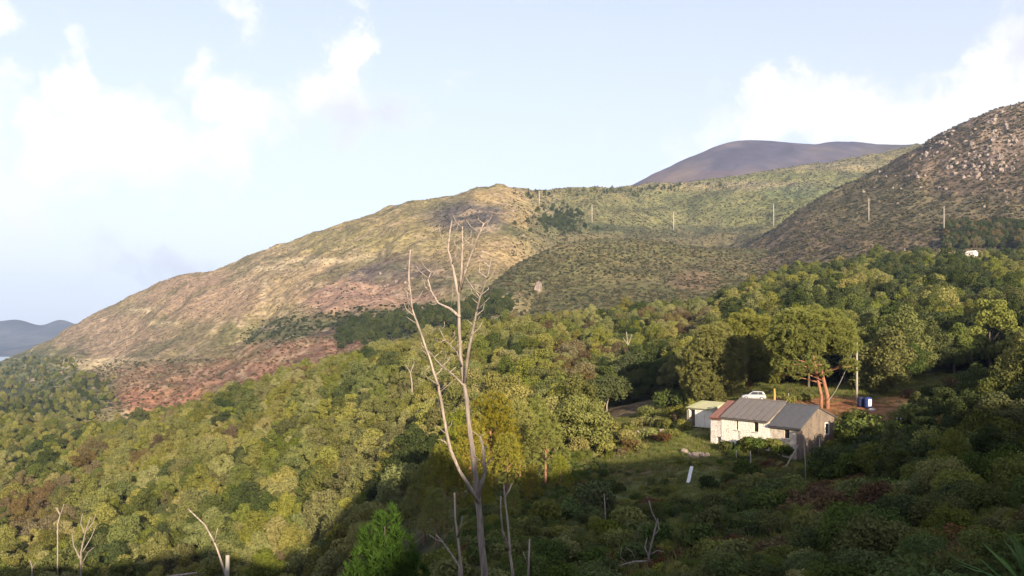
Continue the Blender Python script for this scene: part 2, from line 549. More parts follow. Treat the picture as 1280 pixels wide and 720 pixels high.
gtint = blob_tint((.045, .048, .020), [
    (820, 108, 150, 34, E_GRASS, .9), (800, 70, 260, 32, (.085, .10, .034), .9),
    (775, 150, 46, 10, (.12, .09, .055), 1.0), (850, 122, 70, 8, (.13, .105, .055), .8),
    (800, 124, 70, 7, E_DRY, .8), (835, 118, 38, 7, (.17, .19, .04), .9), (788, 116, 28, 3.5, (.24, .12, .05), .7),
    (990, 119, 90, 8, E_RED, 1.0), (1060, 113, 60, 9, (.24, .11, .055), 1.0), (1128, 120, 32, 6, (.32, .17, .07), 1.0),
    (1085, 108, 26, 3.5, (.25, .12, .065), .9), (930, 122, 60, 6, (.22, .14, .08), .8),
    (1210, 140, 80, 14, (.07, .105, .022), 1.0), (1190, 128, 60, 3, (.17, .115, .07), .7),
    (1220, 470, 60, 50, (.19, .18, .045), 1.0), (800, 96, 60, 7, (.12, .07, .05), .6), (1100, 330, 260, 120, (.06, .066, .024), .4),
], gpx, GY)
gtint = np.where((GY > 600)[..., None], np.array((.07, .08, .035)), gtint)
ground_me = mesh_np('ground', np.stack([GX, GY, GZ], -1).reshape(-1, 3), grid_faces(len(AZ), len(RR), True)[:, ::-1], M['ground'], True, {'tint': gtint.reshape(-1, 3)})
ground = tag(link('ground', ground_me), kind='structure')
# close the hole under the camera
cap_i = np.arange(len(AZ)) * len(RR)

# ---- hills: sheets that rise out of the ground, each at its own distance


def pchip_rows(ks, qs):
    """smooth interpolation along t for many columns: ks (cols, knots) at equal parameter, qs parameters 0..knots-1"""
    n = ks.shape[1]
    m = np.zeros_like(ks)
    d = np.diff(ks, axis=1)
    for k in range(1, n - 1):
        a, b = d[:, k - 1], d[:, k]
        ok = a * b > 0
        m[:, k] = np.where(ok, 2 * a * b / np.where(ok, a + b, 1), 0)
    m[:, 0], m[:, -1] = d[:, 0], d[:, -1]
    out = np.empty((ks.shape[0], len(qs)))
    for j, q in enumerate(qs):
        k = min(int(q), n - 2); s = q - k
        h00, h10, h01, h11 = 2 * s ** 3 - 3 * s ** 2 + 1, s ** 3 - 2 * s ** 2 + s, -2 * s ** 3 + 3 * s ** 2, s ** 3 - s ** 2
        out[:, j] = h00 * ks[:, k] + h10 * m[:, k] + h01 * ks[:, k + 1] + h11 * m[:, k + 1]
    return out


def hill(name, cols, mat, tint_fn, rough=12.0, scale=.004, step=6.0, rows=(30, 40, 12), seed=1.0, jag=1.5, ridged=0.5):
    """cols: px, then (Y, py) of foot, middle and skyline; behind the skyline the hill falls away again"""
    c = np.array([[p, a[0], a[1], b[0], b[1], s[0], s[1]] for p, a, b, s in cols], float)
    px = np.arange(c[0, 0], c[-1, 0] + step, step)
    g = [np.interp(px, c[:, 0], c[:, i]) for i in range(1, 7)]
    g = [np.convolve(np.pad(v, 4, mode='edge'), np.hanning(11)[1:-1] / np.hanning(11).sum(), 'valid') for v in g]
    Y = np.stack([g[0], g[2], g[4], g[4] * 1.25], 1)
    Z = np.stack([(CY - g[1]) / F * g[0], (CY - g[3]) / F * g[2], (CY - g[5]) / F * g[4], (CY - g[5]) / F * g[4] - g[4] * .10], 1)
    q = np.concatenate([np.linspace(0, 1, rows[0])[:-1], np.linspace(1, 2, rows[1])[:-1], np.linspace(2, 3, rows[2])])
    YY, ZZ = pchip_rows(Y, q), pchip_rows(Z, q)
    XX = (px[:, None] - CX) / F * YY
    n1 = fbm2(XX, YY * .6, scale, 5, seed)
    n2 = fbm2(XX, YY, scale * 7, 3, seed + 5)
    amp = np.clip(1 - np.exp(-((q - 2) / .25) ** 2) * .82, 0, 1)[None, :]
    ZZ = ZZ + rough * ((1 - ridged) * n1 - ridged * np.abs(n1)) * amp + n2 * jag
    ZZ = np.maximum(ZZ, -122.0 + 2.0 * n2)
    py = CY - ZZ / YY * F
    pxg = np.repeat(px[:, None], len(q), 1)
    tint = tint_fn(pxg, py, XX, YY, ZZ)
    me = mesh_np(name, np.stack([XX, YY, ZZ], -1).reshape(-1, 3), grid_faces(len(px), len(q)), mat, True, {'tint': tint.reshape(-1, 3)})
    o = tag(link(name, me), kind='structure')
    return o


TAN, OLIVE, OLIVE_D, BURNT, RED, PALE, PURP = (.255, .188, .110), (.160, .136, .064), (.075, .078, .034), (.110, .080, .062), (.205, .118, .082), (.42, .33, .20), (.12, .095, .09)


def tint_left(u, v, X, Y, Z):
    n = fbm2(X, Y, .016, 4, 11.0); n2 = fbm2(X + Z * 1.5, Y, .05, 3, 17.0)
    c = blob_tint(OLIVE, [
        (330, 340, 190, 60, TAN, .85), (160, 430, 120, 70, (.19, .145, .085), .8), (450, 290, 130, 40, (.225, .175, .085), .85),
        (250, 370, 80, 34, (.27, .18, .12), .8), (140, 420, 80, 30, (.23, .16, .11), .7), (330, 300, 60, 14, (.29, .22, .12), .6), (420, 300, 100, 16, (.19, .165, .07), .6),
        (500, 350, 80, 34, BURNT, .9), (430, 372, 60, 26, (.265, .165, .12), .9), (500, 372, 50, 16, (.25, .155, .115), .8), (470, 340, 60, 15, (.10, .08, .075), .7),
        (590, 270, 62, 22, (.085, .072, .065), 1.0), (625, 246, 45, 12, (.26, .19, .095), .9), (660, 270, 36, 16, (.25, .18, .09), .8),  # the dark patch left of the knob is slope shade painted in
        (620, 320, 46, 28, (.27, .19, .10), .7), (560, 320, 34, 14, (.22, .16, .08), .5),
        (520, 405, 130, 20, (.035, .045, .022), 1.0), (370, 420, 60, 22, (.05, .06, .03), .8), (900, 265, 200, 30, (.115, .125, .05), .6), (440, 420, 60, 14, (.085, .06, .055), .8),  # dark gully band: dense scrub, with shade put into its tone
        (300, 470, 150, 22, RED, 1.0), (200, 495, 60, 28, (.28, .135, .08), 1.0), (380, 438, 90, 14, RED, .95), (180, 470, 70, 14, (.22, .15, .09), .7),
        (40, 470, 70, 40, (.07, .085, .04), .9), (60, 490, 90, 24, (.055, .07, .032), .8), (110, 455, 46, 7, PALE, .6), (150, 450, 46, 4, PALE, .5),
        (390, 326, 70, 3.2, PALE, .95), (340, 335, 40, 3.4, PALE, .8), (455, 322, 18, 5, PALE, .6), (180, 387, 22, 2.2, PALE, .9), (205, 404, 22, 3, PALE, .7), (80, 487, 14, 5, PALE, .7),
        (130, 455, 12, 9, PALE, .5), (300, 350, 8, 20, PALE, .35), (330, 365, 5, 22, PALE, .4),
        (700, 270, 30, 16, (.075, .095, .05), .9), (740, 285, 60, 7, (.06, .07, .035), .8), (860, 290, 110, 9, (.05, .06, .032), .8),
        (780, 255, 130, 22, (.135, .125, .055), .7), (930, 250, 130, 30, (.125, .128, .05), .8), (1000, 228, 120, 16, (.135, .14, .055), .8),
        (930, 232, 120, 6, (.20, .16, .10), .7), (1050, 207, 90, 6, (.19, .16, .10), .6), (1010, 240, 60, 10, (.07, .10, .05), .6),
        (950, 310, 260, 26, (.105, .088, .046), .7), (1060, 285, 60, 8, (.15, .11, .06), .5),
    ], u, v)
    w = np.clip((n - .12) * 2.2, 0, .65)[..., None]
    c = c * (1 - w) + np.array((.080, .080, .038)) * w * .9 + c * w * .1
    w = np.clip((n2 - .22) * 2.0, 0, .6)[..., None] * (u < 700)[..., None]
    c = c * (1 - w) + np.array((.30, .222, .150)) * w
    return c


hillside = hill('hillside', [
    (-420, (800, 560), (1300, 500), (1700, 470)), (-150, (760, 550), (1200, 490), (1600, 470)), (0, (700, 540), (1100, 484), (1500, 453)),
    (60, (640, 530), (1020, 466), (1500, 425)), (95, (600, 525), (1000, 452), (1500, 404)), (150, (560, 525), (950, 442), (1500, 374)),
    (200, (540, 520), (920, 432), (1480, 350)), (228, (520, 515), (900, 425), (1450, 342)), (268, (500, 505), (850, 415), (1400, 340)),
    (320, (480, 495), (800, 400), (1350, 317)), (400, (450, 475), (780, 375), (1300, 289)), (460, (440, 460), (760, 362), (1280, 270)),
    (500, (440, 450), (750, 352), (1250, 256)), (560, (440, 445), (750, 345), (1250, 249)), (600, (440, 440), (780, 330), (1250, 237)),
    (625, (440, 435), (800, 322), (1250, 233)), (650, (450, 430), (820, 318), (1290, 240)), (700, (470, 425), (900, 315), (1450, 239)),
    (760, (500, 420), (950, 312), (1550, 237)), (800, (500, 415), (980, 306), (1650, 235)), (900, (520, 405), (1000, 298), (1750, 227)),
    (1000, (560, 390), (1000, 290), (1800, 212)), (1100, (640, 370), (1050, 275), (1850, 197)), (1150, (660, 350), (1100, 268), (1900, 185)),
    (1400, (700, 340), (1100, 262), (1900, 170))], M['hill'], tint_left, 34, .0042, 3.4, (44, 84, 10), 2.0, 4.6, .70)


def tint_spur(u, v, X, Y, Z):
    return blob_tint((.088, .084, .036), [
        (740, 330, 130, 26, (.115, .105, .044), .8), (700, 306, 60, 6, (.19, .16, .075), .7), (850, 340, 100, 20, (.11, .092, .046), .6),
        (640, 350, 50, 30, (.10, .10, .045), .7), (620, 380, 60, 16, (.045, .052, .026), .9), (870, 352, 34, 14, (.16, .10, .065), .7),
        (672, 362, 7, 14, (.30, .22, .13), .7), (980, 330, 110, 14, (.10, .082, .045), .6), (1160, 290, 40, 4, (.20, .15, .09), .4)], u, v)


spur = hill('spur_hill', [
    (520, (430, 470), (520, 430), (640, 405)), (570, (430, 460), (540, 420), (680, 392)), (610, (430, 450), (570, 400), (720, 360)),
    (640, (430, 440), (590, 385), (760, 333)), (700, (440, 430), (610, 370), (820, 307)), (750, (450, 425), (620, 362), (850, 298)),
    (810, (460, 420), (630, 358), (850, 300)), (860, (460, 415), (640, 356), (860, 308)), (920, (480, 405), (660, 352), (880, 312)), (1000, (500, 390), (680, 345), (880, 312)),
    (1100, (540, 370), (700, 335), (880, 312)), (1200, (600, 350), (740, 330), (900, 320)), (1400, (640, 350), (760, 335), (900, 325))],
    M['hill'], tint_spur, 9, .006, 5.0, (30, 40, 8), 8.0, 1.6, .5)


def tint_rocky(u, v, X, Y, Z):
    return blob_tint((.125, .092, .062), [
        (1220, 190, 110, 50, (.125, .09, .068), .8), (1265, 160, 60, 40, (.21, .15, .115), .7), (1190, 200, 50, 22, (.17, .12, .095), .6),
        (1080, 250, 90, 40, (.105, .088, .05), .9), (1200, 265, 110, 22, (.10, .085, .05), .8), (1230, 290, 80, 20, (.085, .062, .04), .7),
        (1100, 285, 90, 10, (.10, .08, .045), .7)], u, v)


rocky = hill('rocky_hill', [
    (900, (660, 350), (820, 345), (1000, 335)), (950, (650, 345), (820, 322), (1000, 300)), (1000, (620, 335), (800, 300), (1000, 262)), (1040, (600, 335), (790, 290), (1000, 240)),
    (1080, (590, 335), (780, 280), (1000, 221)), (1110, (580, 335), (770, 272), (990, 208)), (1150, (570, 332), (760, 262), (970, 185)),
    (1180, (560, 330), (750, 255), (950, 166)), (1230, (560, 328), (740, 245), (920, 147)), (1280, (560, 326), (730, 235), (900, 130)),
    (1400, (560, 320), (720, 200), (880, 85)), (1700, (560, 300), (700, 150), (860, 20))], M['rocky'], tint_rocky, 16, .008, 4.5, (34, 46, 10), 4.0, 3.0, .4)


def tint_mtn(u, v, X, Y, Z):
    return blob_tint((.060, .053, .080), [(900, 222, 130, 10, (.13, .09, .085), .5), (1120, 190, 60, 10, (.085, .066, .055), .6)], u, v)  # part of the blue haze is put into the mountain's base colour


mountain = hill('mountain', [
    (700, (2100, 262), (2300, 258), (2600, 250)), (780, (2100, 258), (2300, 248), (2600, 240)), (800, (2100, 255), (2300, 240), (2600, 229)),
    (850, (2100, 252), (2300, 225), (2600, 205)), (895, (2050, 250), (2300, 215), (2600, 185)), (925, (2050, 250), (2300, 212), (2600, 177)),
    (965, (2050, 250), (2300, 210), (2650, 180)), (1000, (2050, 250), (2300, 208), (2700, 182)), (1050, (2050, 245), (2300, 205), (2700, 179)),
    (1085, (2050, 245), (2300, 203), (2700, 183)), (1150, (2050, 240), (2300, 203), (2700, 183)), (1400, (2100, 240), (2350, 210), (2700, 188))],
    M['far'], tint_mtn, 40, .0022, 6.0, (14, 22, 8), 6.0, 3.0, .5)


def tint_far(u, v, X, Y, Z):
    return blob_tint((.075, .085, .11), [], u, v)  # lighter, bluer base colour carries some of the far haze


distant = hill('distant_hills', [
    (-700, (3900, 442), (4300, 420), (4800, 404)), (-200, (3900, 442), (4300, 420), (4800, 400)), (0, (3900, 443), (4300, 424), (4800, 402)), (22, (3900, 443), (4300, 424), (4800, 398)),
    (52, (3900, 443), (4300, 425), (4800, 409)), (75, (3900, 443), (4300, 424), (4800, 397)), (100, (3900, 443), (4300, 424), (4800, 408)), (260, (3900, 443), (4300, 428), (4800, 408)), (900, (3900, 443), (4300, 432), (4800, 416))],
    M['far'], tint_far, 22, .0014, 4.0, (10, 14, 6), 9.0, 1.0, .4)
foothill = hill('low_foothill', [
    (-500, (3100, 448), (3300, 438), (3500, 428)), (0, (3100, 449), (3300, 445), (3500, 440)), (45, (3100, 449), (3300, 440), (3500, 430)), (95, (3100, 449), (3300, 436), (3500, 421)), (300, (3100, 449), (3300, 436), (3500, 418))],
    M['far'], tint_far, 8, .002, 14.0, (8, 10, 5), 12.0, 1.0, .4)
m_strip, tw, bw = mat_base('pale_strip')
bw.inputs['Base Color'].default_value = (.30, .36, .42, 1)
bw.inputs['Roughness'].default_value = .25
wy = [(x, y) for x, y in ((-2600, 2550), (-1480, 2550), (-1750, 3080), (-3200, 3080))]
water = tag(link('water', mesh_np('water', [(x, y, -98.0) for x, y in wy], [(0, 1, 2, 3)], m_strip)), kind='structure')  # pale reflecting sheet standing in for far white buildings


def bvh_of(o):
    me = o.data
    return BVHTree.FromPolygons([v.co for v in me.vertices], [p.vertices for p in me.polygons])


BV = {k: bvh_of(o) for k, o in (('ground', ground), ('hillside', hillside), ('spur', spur), ('rocky', rocky))}


def hit(px, py, names=('ground', 'hillside', 'spur', 'rocky')):
    """the first terrain point met in that direction"""
    d = px_dir(px, py)
    best = None
    for k in names:
        p, n, i, dist = BV[k].ray_cast(Vector((0, 0, 0)), d)
        if p is not None and (best is None or dist < best[1]):
            best = (p, dist, k)
    return best


def gz(x, y):
    p = BV['ground'].ray_cast(Vector((x, y, 500)), Vector((0, 0, -1)))[0]
    return p.z if p else Hs(x, y)


# ------------------------------------------------------------------ plants: mesh makers


def unit(a):
    return a / np.maximum(np.linalg.norm(a, axis=-1, keepdims=True), 1e-9)


def leaf_quads(pos, nrm, size, aspect=0.62, rng=RNG):
    """kite-shaped leaf sprays centred on pos, facing nrm"""
    n = len(pos)
    t = unit(np.cross(nrm, rng.normal(size=(n, 3))))
    b = np.cross(nrm, t)
    s = np.asarray(size)[:, None] if np.ndim(size) else np.full((n, 1), size)
    v = np.empty((n, 4, 3))
    v[:, 0] = pos - t * s
    v[:, 1] = pos + b * s * aspect + nrm * s * .18 - t * s * .1
    v[:, 2] = pos + t * s
    v[:, 3] = pos - b * s * aspect + nrm * s * .18 - t * s * .1
    return v.reshape(-1, 3), np.arange(n * 4).reshape(-1, 4)


def crown_mesh(name, mat, R=3.6, Hc=6.0, z0=1.8, lobes=26, leaves=3600, size=.26, seed=0, flat=0.0, droop=.1, lobe_r=(.28, .46)):
    """a crown of many leaf clumps spread over an uneven dome"""
    rng = np.random.default_rng(seed)
    cs, rs = [], []
    subs = [(0, 0, .78, 1.0)]
    for k in range(3):
        a = k * 2.1 + rng.uniform(0, 1.2); dd = rng.uniform(.34, .58)
        subs.append((math.cos(a) * dd, math.sin(a) * dd, rng.uniform(.42, .62), rng.uniform(.62, .95)))
    for k in range(lobes):
        sx, sy, sr, sh = subs[0] if k % 5 < 2 else subs[1 + k % 3]
        a = rng.uniform(0, 2 * math.pi); u = rng.uniform(-.45 if not flat else -.05, 1)
        rad = math.sqrt(max(0, 1 - u * u)) * rng.uniform(.6, 1.0) * sr
        zz = z0 + Hc * sh * (.42 + u * rng.uniform(.36, .56))
        cs.append(np.array([(sx + math.cos(a) * rad) * R, (sy + math.sin(a) * rad) * R, zz])); rs.append(R * rng.uniform(*lobe_r))
    cs, rs = np.array(cs), np.array(rs)
    w = rs ** 2; w /= w.sum()
    idx = rng.choice(lobes, leaves, p=w)
    d = unit(rng.normal(size=(leaves, 3)) + np.array([0, 0, .25]))
    rr_ = rs[idx] * rng.uniform(.62, 1.06, leaves) ** .6
    pos = cs[idx] + d * rr_[:, None] * np.array([1, 1, .82])
    # outer leaves of the whole crown only: those deep inside are dropped
    rel = (pos - np.array([0, 0, z0 + Hc * .42])) / np.array([R, R, Hc * .5])
    keep = np.linalg.norm(rel, axis=1) > rng.uniform(.15, .5, leaves)
    pos, d, idx = pos[keep], d[keep], idx[keep]
    nrm = unit(d + rng.normal(size=d.shape) * .55 + np.array([0, 0, .2]))
    v, f = leaf_quads(pos, nrm, size * rng.uniform(.6, 1.35, len(pos)), .62, rng)
    shade = np.clip(rng.uniform(0, 1, len(pos)) * .6 + rng.uniform(0, .4, lobes)[idx], 0, 1)
    return mesh_np(name, v, f, mat, False, None, {'leaf': shade})


def needle_crown(name, mat, lob, tufts=60, needles=16, nl=.34, nw=.035, seed=0, up=.5):
    """crown of needle tufts on the surface of the lobes (x, y, z, radius, squash)"""
    rng = np.random.default_rng(seed)
    P, N, S = [], [], []
    V, L = [], []
    for (x, y, z, r, sq) in lob:
        n = max(8, int(tufts * r * r))
        d = unit(rng.normal(size=(n, 3)) + np.array([0, 0, .30]))
        pos = np.array([x, y, z]) + d * np.array([r, r, r * sq]) * rng.uniform(.75, 1.03, (n, 1))
        sh = rng.uniform(0, 1, n)
        for p, dd, s in zip(pos, d, sh):
            ax = unit(dd + np.array([0, 0, up]) + rng.normal(size=3) * .25)
            dirs = unit(ax * 1.15 + rng.normal(size=(needles, 3)) * .62)
            side = unit(np.cross(dirs, rng.normal(size=(needles, 3)))) * nw
            ln = nl * rng.uniform(.7, 1.2, (needles, 1))
            tri = np.stack([p - side, p + side, p + dirs * ln], 1)
            V.append(tri.reshape(-1, 3)); L.append(np.clip(s * .6 + rng.uniform(0, .4, needles), 0, 1))
    V = np.concatenate(V); L = np.concatenate(L)
    return mesh_np(name, V, np.arange(len(V)).reshape(-1, 3), mat, False, None, {'leaf': L})


def trunk_mesh(name, mat, h=4.0, r=.2, limbs=5, spread=2.0, seed=0, top=.35, lean=.2):
    rng = random.Random(seed)
    mb = MB()
    lx, ly = rng.uniform(-lean, lean), rng.uniform(-lean, lean)
    pts = [(0, 0, -.8), (lx * .1, ly * .1, h * .2), (lx * .5, ly * .4, h * .6), (lx, ly, h)]
    mb.tube(pts, [r * 1.25, r, r * .8, r * top], 7)
    for k in range(limbs):
        a = k * 2.4 + rng.uniform(-.4, .4); z = h * rng.uniform(.4, .8)
        s = spread * rng.uniform(.6, 1)
        mb.tube([(lx * z / h, ly * z / h, z), (math.cos(a) * s * .45, math.sin(a) * s * .45, z + s * .4), (math.cos(a) * s, math.sin(a) * s, z + s * .85)],
                [r * .5, r * .32, r * .12], 5)
    me = bpy.data.meshes.new(name)
    me.from_pydata(mb.v, [], mb.f); me.update(); me.materials.append(mat)
    me.polygons.foreach_set('use_smooth', [True] * len(me.polygons))
    return me


def bush_mesh(name, mat, R=1.2, Hc=1.4, leaves=500, size=.16, seed=0, lobes=9):
    rng = np.random.default_rng(seed)
    a = rng.uniform(0, 2 * math.pi, lobes); rad = R * np.sqrt(rng.uniform(0, .55, lobes))
    cs = np.stack([np.cos(a) * rad, np.sin(a) * rad, Hc * rng.uniform(.2, .68, lobes)], 1)
    rs = R * rng.uniform(.30, .52, lobes)
    idx = rng.integers(0, lobes, leaves)
    d = unit(rng.normal(size=(leaves, 3)) + np.array([0, 0, .35]))
    pos = cs[idx] + d * (rs[idx] * rng.uniform(.6, 1.12, leaves))[:, None]
    pos[:, 2] = np.maximum(pos[:, 2], -.1)
    nrm = unit(d + rng.normal(size=d.shape) * .6)
    v, f = leaf_quads(pos, nrm, size * rng.uniform(.6, 1.4, leaves), .55, rng)
    return mesh_np(name, v, f, mat, False, None, {'leaf': np.clip(rng.uniform(0, .6, leaves) + rng.uniform(0, .4, lobes)[idx], 0, 1)})


def scatter(name, protos, pts, rz, scl, idx, label=None, cat=None):
    """one object of countless plants: every point of its mesh carries a copy of one prototype"""
    n = len(pts)
    me = bpy.data.meshes.new(name)
    me.vertices.add(n)
    me.vertices.foreach_set('co', np.asarray(pts, np.float32).ravel())
    rot = np.zeros((n, 3), np.float32)
    rz = np.asarray(rz, np.float32)
    if rz.ndim == 1:
        rot[:, 2] = rz
    else:
        rot[:] = rz
    a = me.attributes.new('rot', 'FLOAT_VECTOR', 'POINT'); a.data.foreach_set('vector', rot.ravel())
    a = me.attributes.new('scl', 'FLOAT_VECTOR', 'POINT'); a.data.foreach_set('vector', np.asarray(scl, np.float32).ravel())
    a = me.attributes.new('pick', 'INT', 'POINT'); a.data.foreach_set('value', np.asarray(idx, np.int32))
    o = link(name, me)
    ng = bpy.data.node_groups.new(name + '_nodes', 'GeometryNodeTree')
    ng.interface.new_socket('Geometry', in_out='INPUT', socket_type='NodeSocketGeometry')
    ng.interface.new_socket('Geometry', in_out='OUTPUT', socket_type='NodeSocketGeometry')
    N, L = ng.nodes, ng.links
    gi, go = N.new('NodeGroupInput'), N.new('NodeGroupOutput')
    iop = N.new('GeometryNodeInstanceOnPoints')
    jn = N.new('GeometryNodeJoinGeometry')
    for p in reversed(protos):            # the last link becomes instance number 0
        oi = N.new('GeometryNodeObjectInfo'); oi.transform_space = 'ORIGINAL'
        oi.inputs['Object'].default_value = p
        g2 = N.new('GeometryNodeGeometryToInstance')
        L.new(oi.outputs['Geometry'], g2.inputs[0]); L.new(g2.outputs[0], jn.inputs[0])

    def attr(nm, ty):
        k = N.new('GeometryNodeInputNamedAttribute'); k.data_type = ty; k.inputs['Name'].default_value = nm
        return k.outputs['Attribute']
    L.new(gi.outputs[0], iop.inputs['Points']); L.new(jn.outputs[0], iop.inputs['Instance'])
    iop.inputs['Pick Instance'].default_value = True
    L.new(attr('pick', 'INT'), iop.inputs['Instance Index'])
    e2r = N.new('FunctionNodeEulerToRotation')
    L.new(attr('rot', 'FLOAT_VECTOR'), e2r.inputs[0]); L.new(e2r.outputs[0], iop.inputs['Rotation'])
    L.new(attr('scl', 'FLOAT_VECTOR'), iop.inputs['Scale'])
    L.new(iop.outputs[0], go.inputs[0])
    md = o.modifiers.new('scatter', 'NODES'); md.node_group = ng
    tag(o, label, cat, None, 'stuff')
    return o


# ------------------------------------------------------------------ the farmhouse


def wall_mat(name, c1, c2, stain, sc=1.1):
    """old limewash over rubble: patches, stains that run down, rough relief"""
    m, t, bs = mat_base(name)
    tc = t.new('ShaderNodeTexCoord')
    mp = t.new('ShaderNodeMapping'); mp.inputs['Scale'].default_value = (1, 1, .28)
    t.l.new(tc.outputs['Object'], mp.inputs['Vector'])
    n1 = t.noise(tc.outputs['Object'], sc, 6.0, .65)
    n2 = t.noise(mp.outputs[0], sc * 2.2, 5.0, .6)
    vo = t.new('ShaderNodeTexVoronoi', feature='DISTANCE_TO_EDGE')
    vo.inputs['Scale'].default_value = 3.4
    t.l.new(tc.outputs['Object'], vo.inputs['Vector'])
    c = t.mix(t.remap(n1, .35, .65), c1, c2)
    c = t.mix(t.remap(n2, .50, .72, 0, .8), c, stain)
    c = t.mix(t.remap(vo.outputs['Distance'], 0.0, .05, .45, 0.0), c, stain)
    t.l.new(c, bs.inputs['Base Color'])
    bs.inputs['Roughness'].default_value = .95
    b = t.new('ShaderNodeBump'); b.inputs['Strength'].default_value = .7; b.inputs['Distance'].default_value = .06
    t.l.new(t.math('ADD', n1, t.remap(vo.outputs['Distance'], 0, .12)), b.inputs['Height'])
    t.l.new(b.outputs[0], bs.inputs['Normal'])
    return m


def sheet_mat(name, c1, c2, moss):
    m, t, bs = mat_base(name)
    tc = t.new('ShaderNodeTexCoord'); oi = t.new('ShaderNodeObjectInfo')
    wv = t.new('ShaderNodeTexWave', wave_type='BANDS', bands_direction='X')
    wv.inputs['Scale'].default_value = 1.8
    t.l.new(tc.outputs['Object'], wv.inputs['Vector'])
    n = t.noise(tc.outputs['Object'], 2.2, 6.0, .65)
    c = t.mix(t.remap(n, .3, .7), c1, c2)
    c = t.mix(t.remap(oi.outputs['Random'], 0, 1, 0, .45), c, moss)
    t.l.new(c, bs.inputs['Base Color'])
    bs.inputs['Roughness'].default_value = .8
    b = t.new('ShaderNodeBump'); b.inputs['Strength'].default_value = .6; b.inputs['Distance'].default_value = .05
    t.l.new(wv.outputs['Fac'], b.inputs['Height']); t.l.new(b.outputs[0], bs.inputs['Normal'])
    return m


M['wood_dark'] = plain('dark_frame', (.06, .045, .035), (.10, .08, .06), 5, .9, .2)
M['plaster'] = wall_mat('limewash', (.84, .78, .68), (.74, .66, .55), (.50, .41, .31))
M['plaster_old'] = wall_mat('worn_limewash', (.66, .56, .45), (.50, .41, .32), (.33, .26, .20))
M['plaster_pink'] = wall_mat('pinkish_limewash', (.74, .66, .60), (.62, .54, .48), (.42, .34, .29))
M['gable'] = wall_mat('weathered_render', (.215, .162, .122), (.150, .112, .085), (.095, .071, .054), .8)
M['roof_main'] = sheet_mat('roof_sheet_tan', (.135, .115, .100), (.185, .158, .138), (.16, .125, .10))
M['roof_grey'] = sheet_mat('roof_sheet_grey', (.064, .063, .068), (.092, .091, .097), (.09, .08, .077))
M['roof_rust'] = sheet_mat('roof_sheet_rust', (.22, .085, .055), (.30, .13, .085), (.17, .08, .06))
M['roof_shed'] = sheet_mat('roof_sheet_shed', (.42, .40, .20), (.52, .47, .27), (.34, .34, .14))
M['surround'] = plain('pale_surround', (.70, .64, .55), (.58, .50, .42), 4, .9, .1)


def wall_boxes(mb, x0, x1, z0, z1, holes, y0, y1):
    """a wall along x with rectangular openings (xa, xb, za, zb), as blocks that butt end to end"""
    x = x0
    for xa, xb, za, zb in sorted(holes):
        if xa > x:
            mb.box(x, xa, y0, y1, z0, z1)
        if za > z0:
            mb.box(xa, xb, y0, y1, z0, za)
        if zb < z1:
            mb.box(xa, xb, y0, y1, zb, z1)
        x = xb
    if x < x1:
        mb.box(x, x1, y0, y1, z0, z1)


def window_x(parent, xa, xb, za, zb, y, surround=True):
    """a small casement set back in an opening of a wall that runs along x"""
    w = MB(); t = .05
    w.box(xa, xa + t, y, y + .06, za, zb); w.box(xb - t, xb, y, y + .06, za, zb)
    w.box(xa + t, xb - t, y, y + .06, za, za + t); w.box(xa + t, xb - t, y, y + .06, zb - t, zb)
    xm = (xa + xb) / 2
    w.box(xm - .02, xm + .02, y + .005, y + .055, za + t, zb - t)
    wo = w.build('window', M['wood_dark'], parent)
    for a, b in ((xa + t, xm - .02), (xm + .02, xb - t)):
        g = MB(); g.box(a, b, y + .02, y + .035, za + t, zb - t); g.build('pane', M['dark'], wo)
    s = MB(); s.box(xa - .06, xb + .06, y - .31, y - .15, za - .08, za - .002); s.build('sill', M['surround'], wo)
    return wo


HB = Vector((33.8, 100.0, -15.7))
house = empty('stone_farmhouse', HB, math.radians(-50))
tag(house, 'old stone farmhouse with white front, grey sheet roofs and bare brown gable', 'house')
W = 7.7; RY = 3.85
GSEC = dict(right=(-4.2, 0.0, 4.2, 6.45, 5.05), main=(-11.1, -4.2, 4.66, 6.68, 5.2), left=(-12.8, -11.1, 4.40, 6.2, 4.9))  # x0 x1 eave ridge back
Z0 = -1.2
# facades
mb = MB(); wall_boxes(mb, -4.2, -.45, Z0, 4.05, [(-2.15, -1.45, 2.75, 3.75)], .10, .55); mb.build('wall', M['plaster_old'], house)['label'] = 'worn plaster front of the low right section'
mb = MB(); wall_boxes(mb, -11.1, -4.2, Z0, 4.5, [(-8.9, -8.25, 3.15, 4.3), (-6.3, -5.65, 3.15, 4.3), (-8.6, -7.8, 1.35, 2.0)], 0, .45); mb.build('wall', M['plaster'], house)['label'] = 'white limewashed front of the middle section'
mb = MB(); wall_boxes(mb, -12.8, -11.1, Z0, 4.25, [(-11.9, -11.25, 0.2, 2.0)], .06, .5); mb.build('wall', M['plaster_pink'], house)['label'] = 'pinkish white front of the narrow left section'
window_x(house, -2.15, -1.45, 2.75, 3.75, .26)
window_x(house, -8.9, -8.25, 3.15, 4.3, .16); window_x(house, -6.3, -5.65, 3.15, 4.3, .16); window_x(house, -8.6, -7.8, 1.35, 2.0, .30)
d = MB(); d.box(-11.88, -11.27, .30, .36, .2, 1.98); dr = d.build('door', M['dark'], house)
for xb in (-11.88, -11.67, -11.46):
    p = MB(); p.box(xb + .01, xb + .19, .275, .298, .2, 1.97); p.build('plank', M['wood_grey'], dr)


def roof_z(y, e, r, b):
    return e + (r - e) * y / RY if y <= RY else r + (b - r) * (y - RY) / (W - RY)


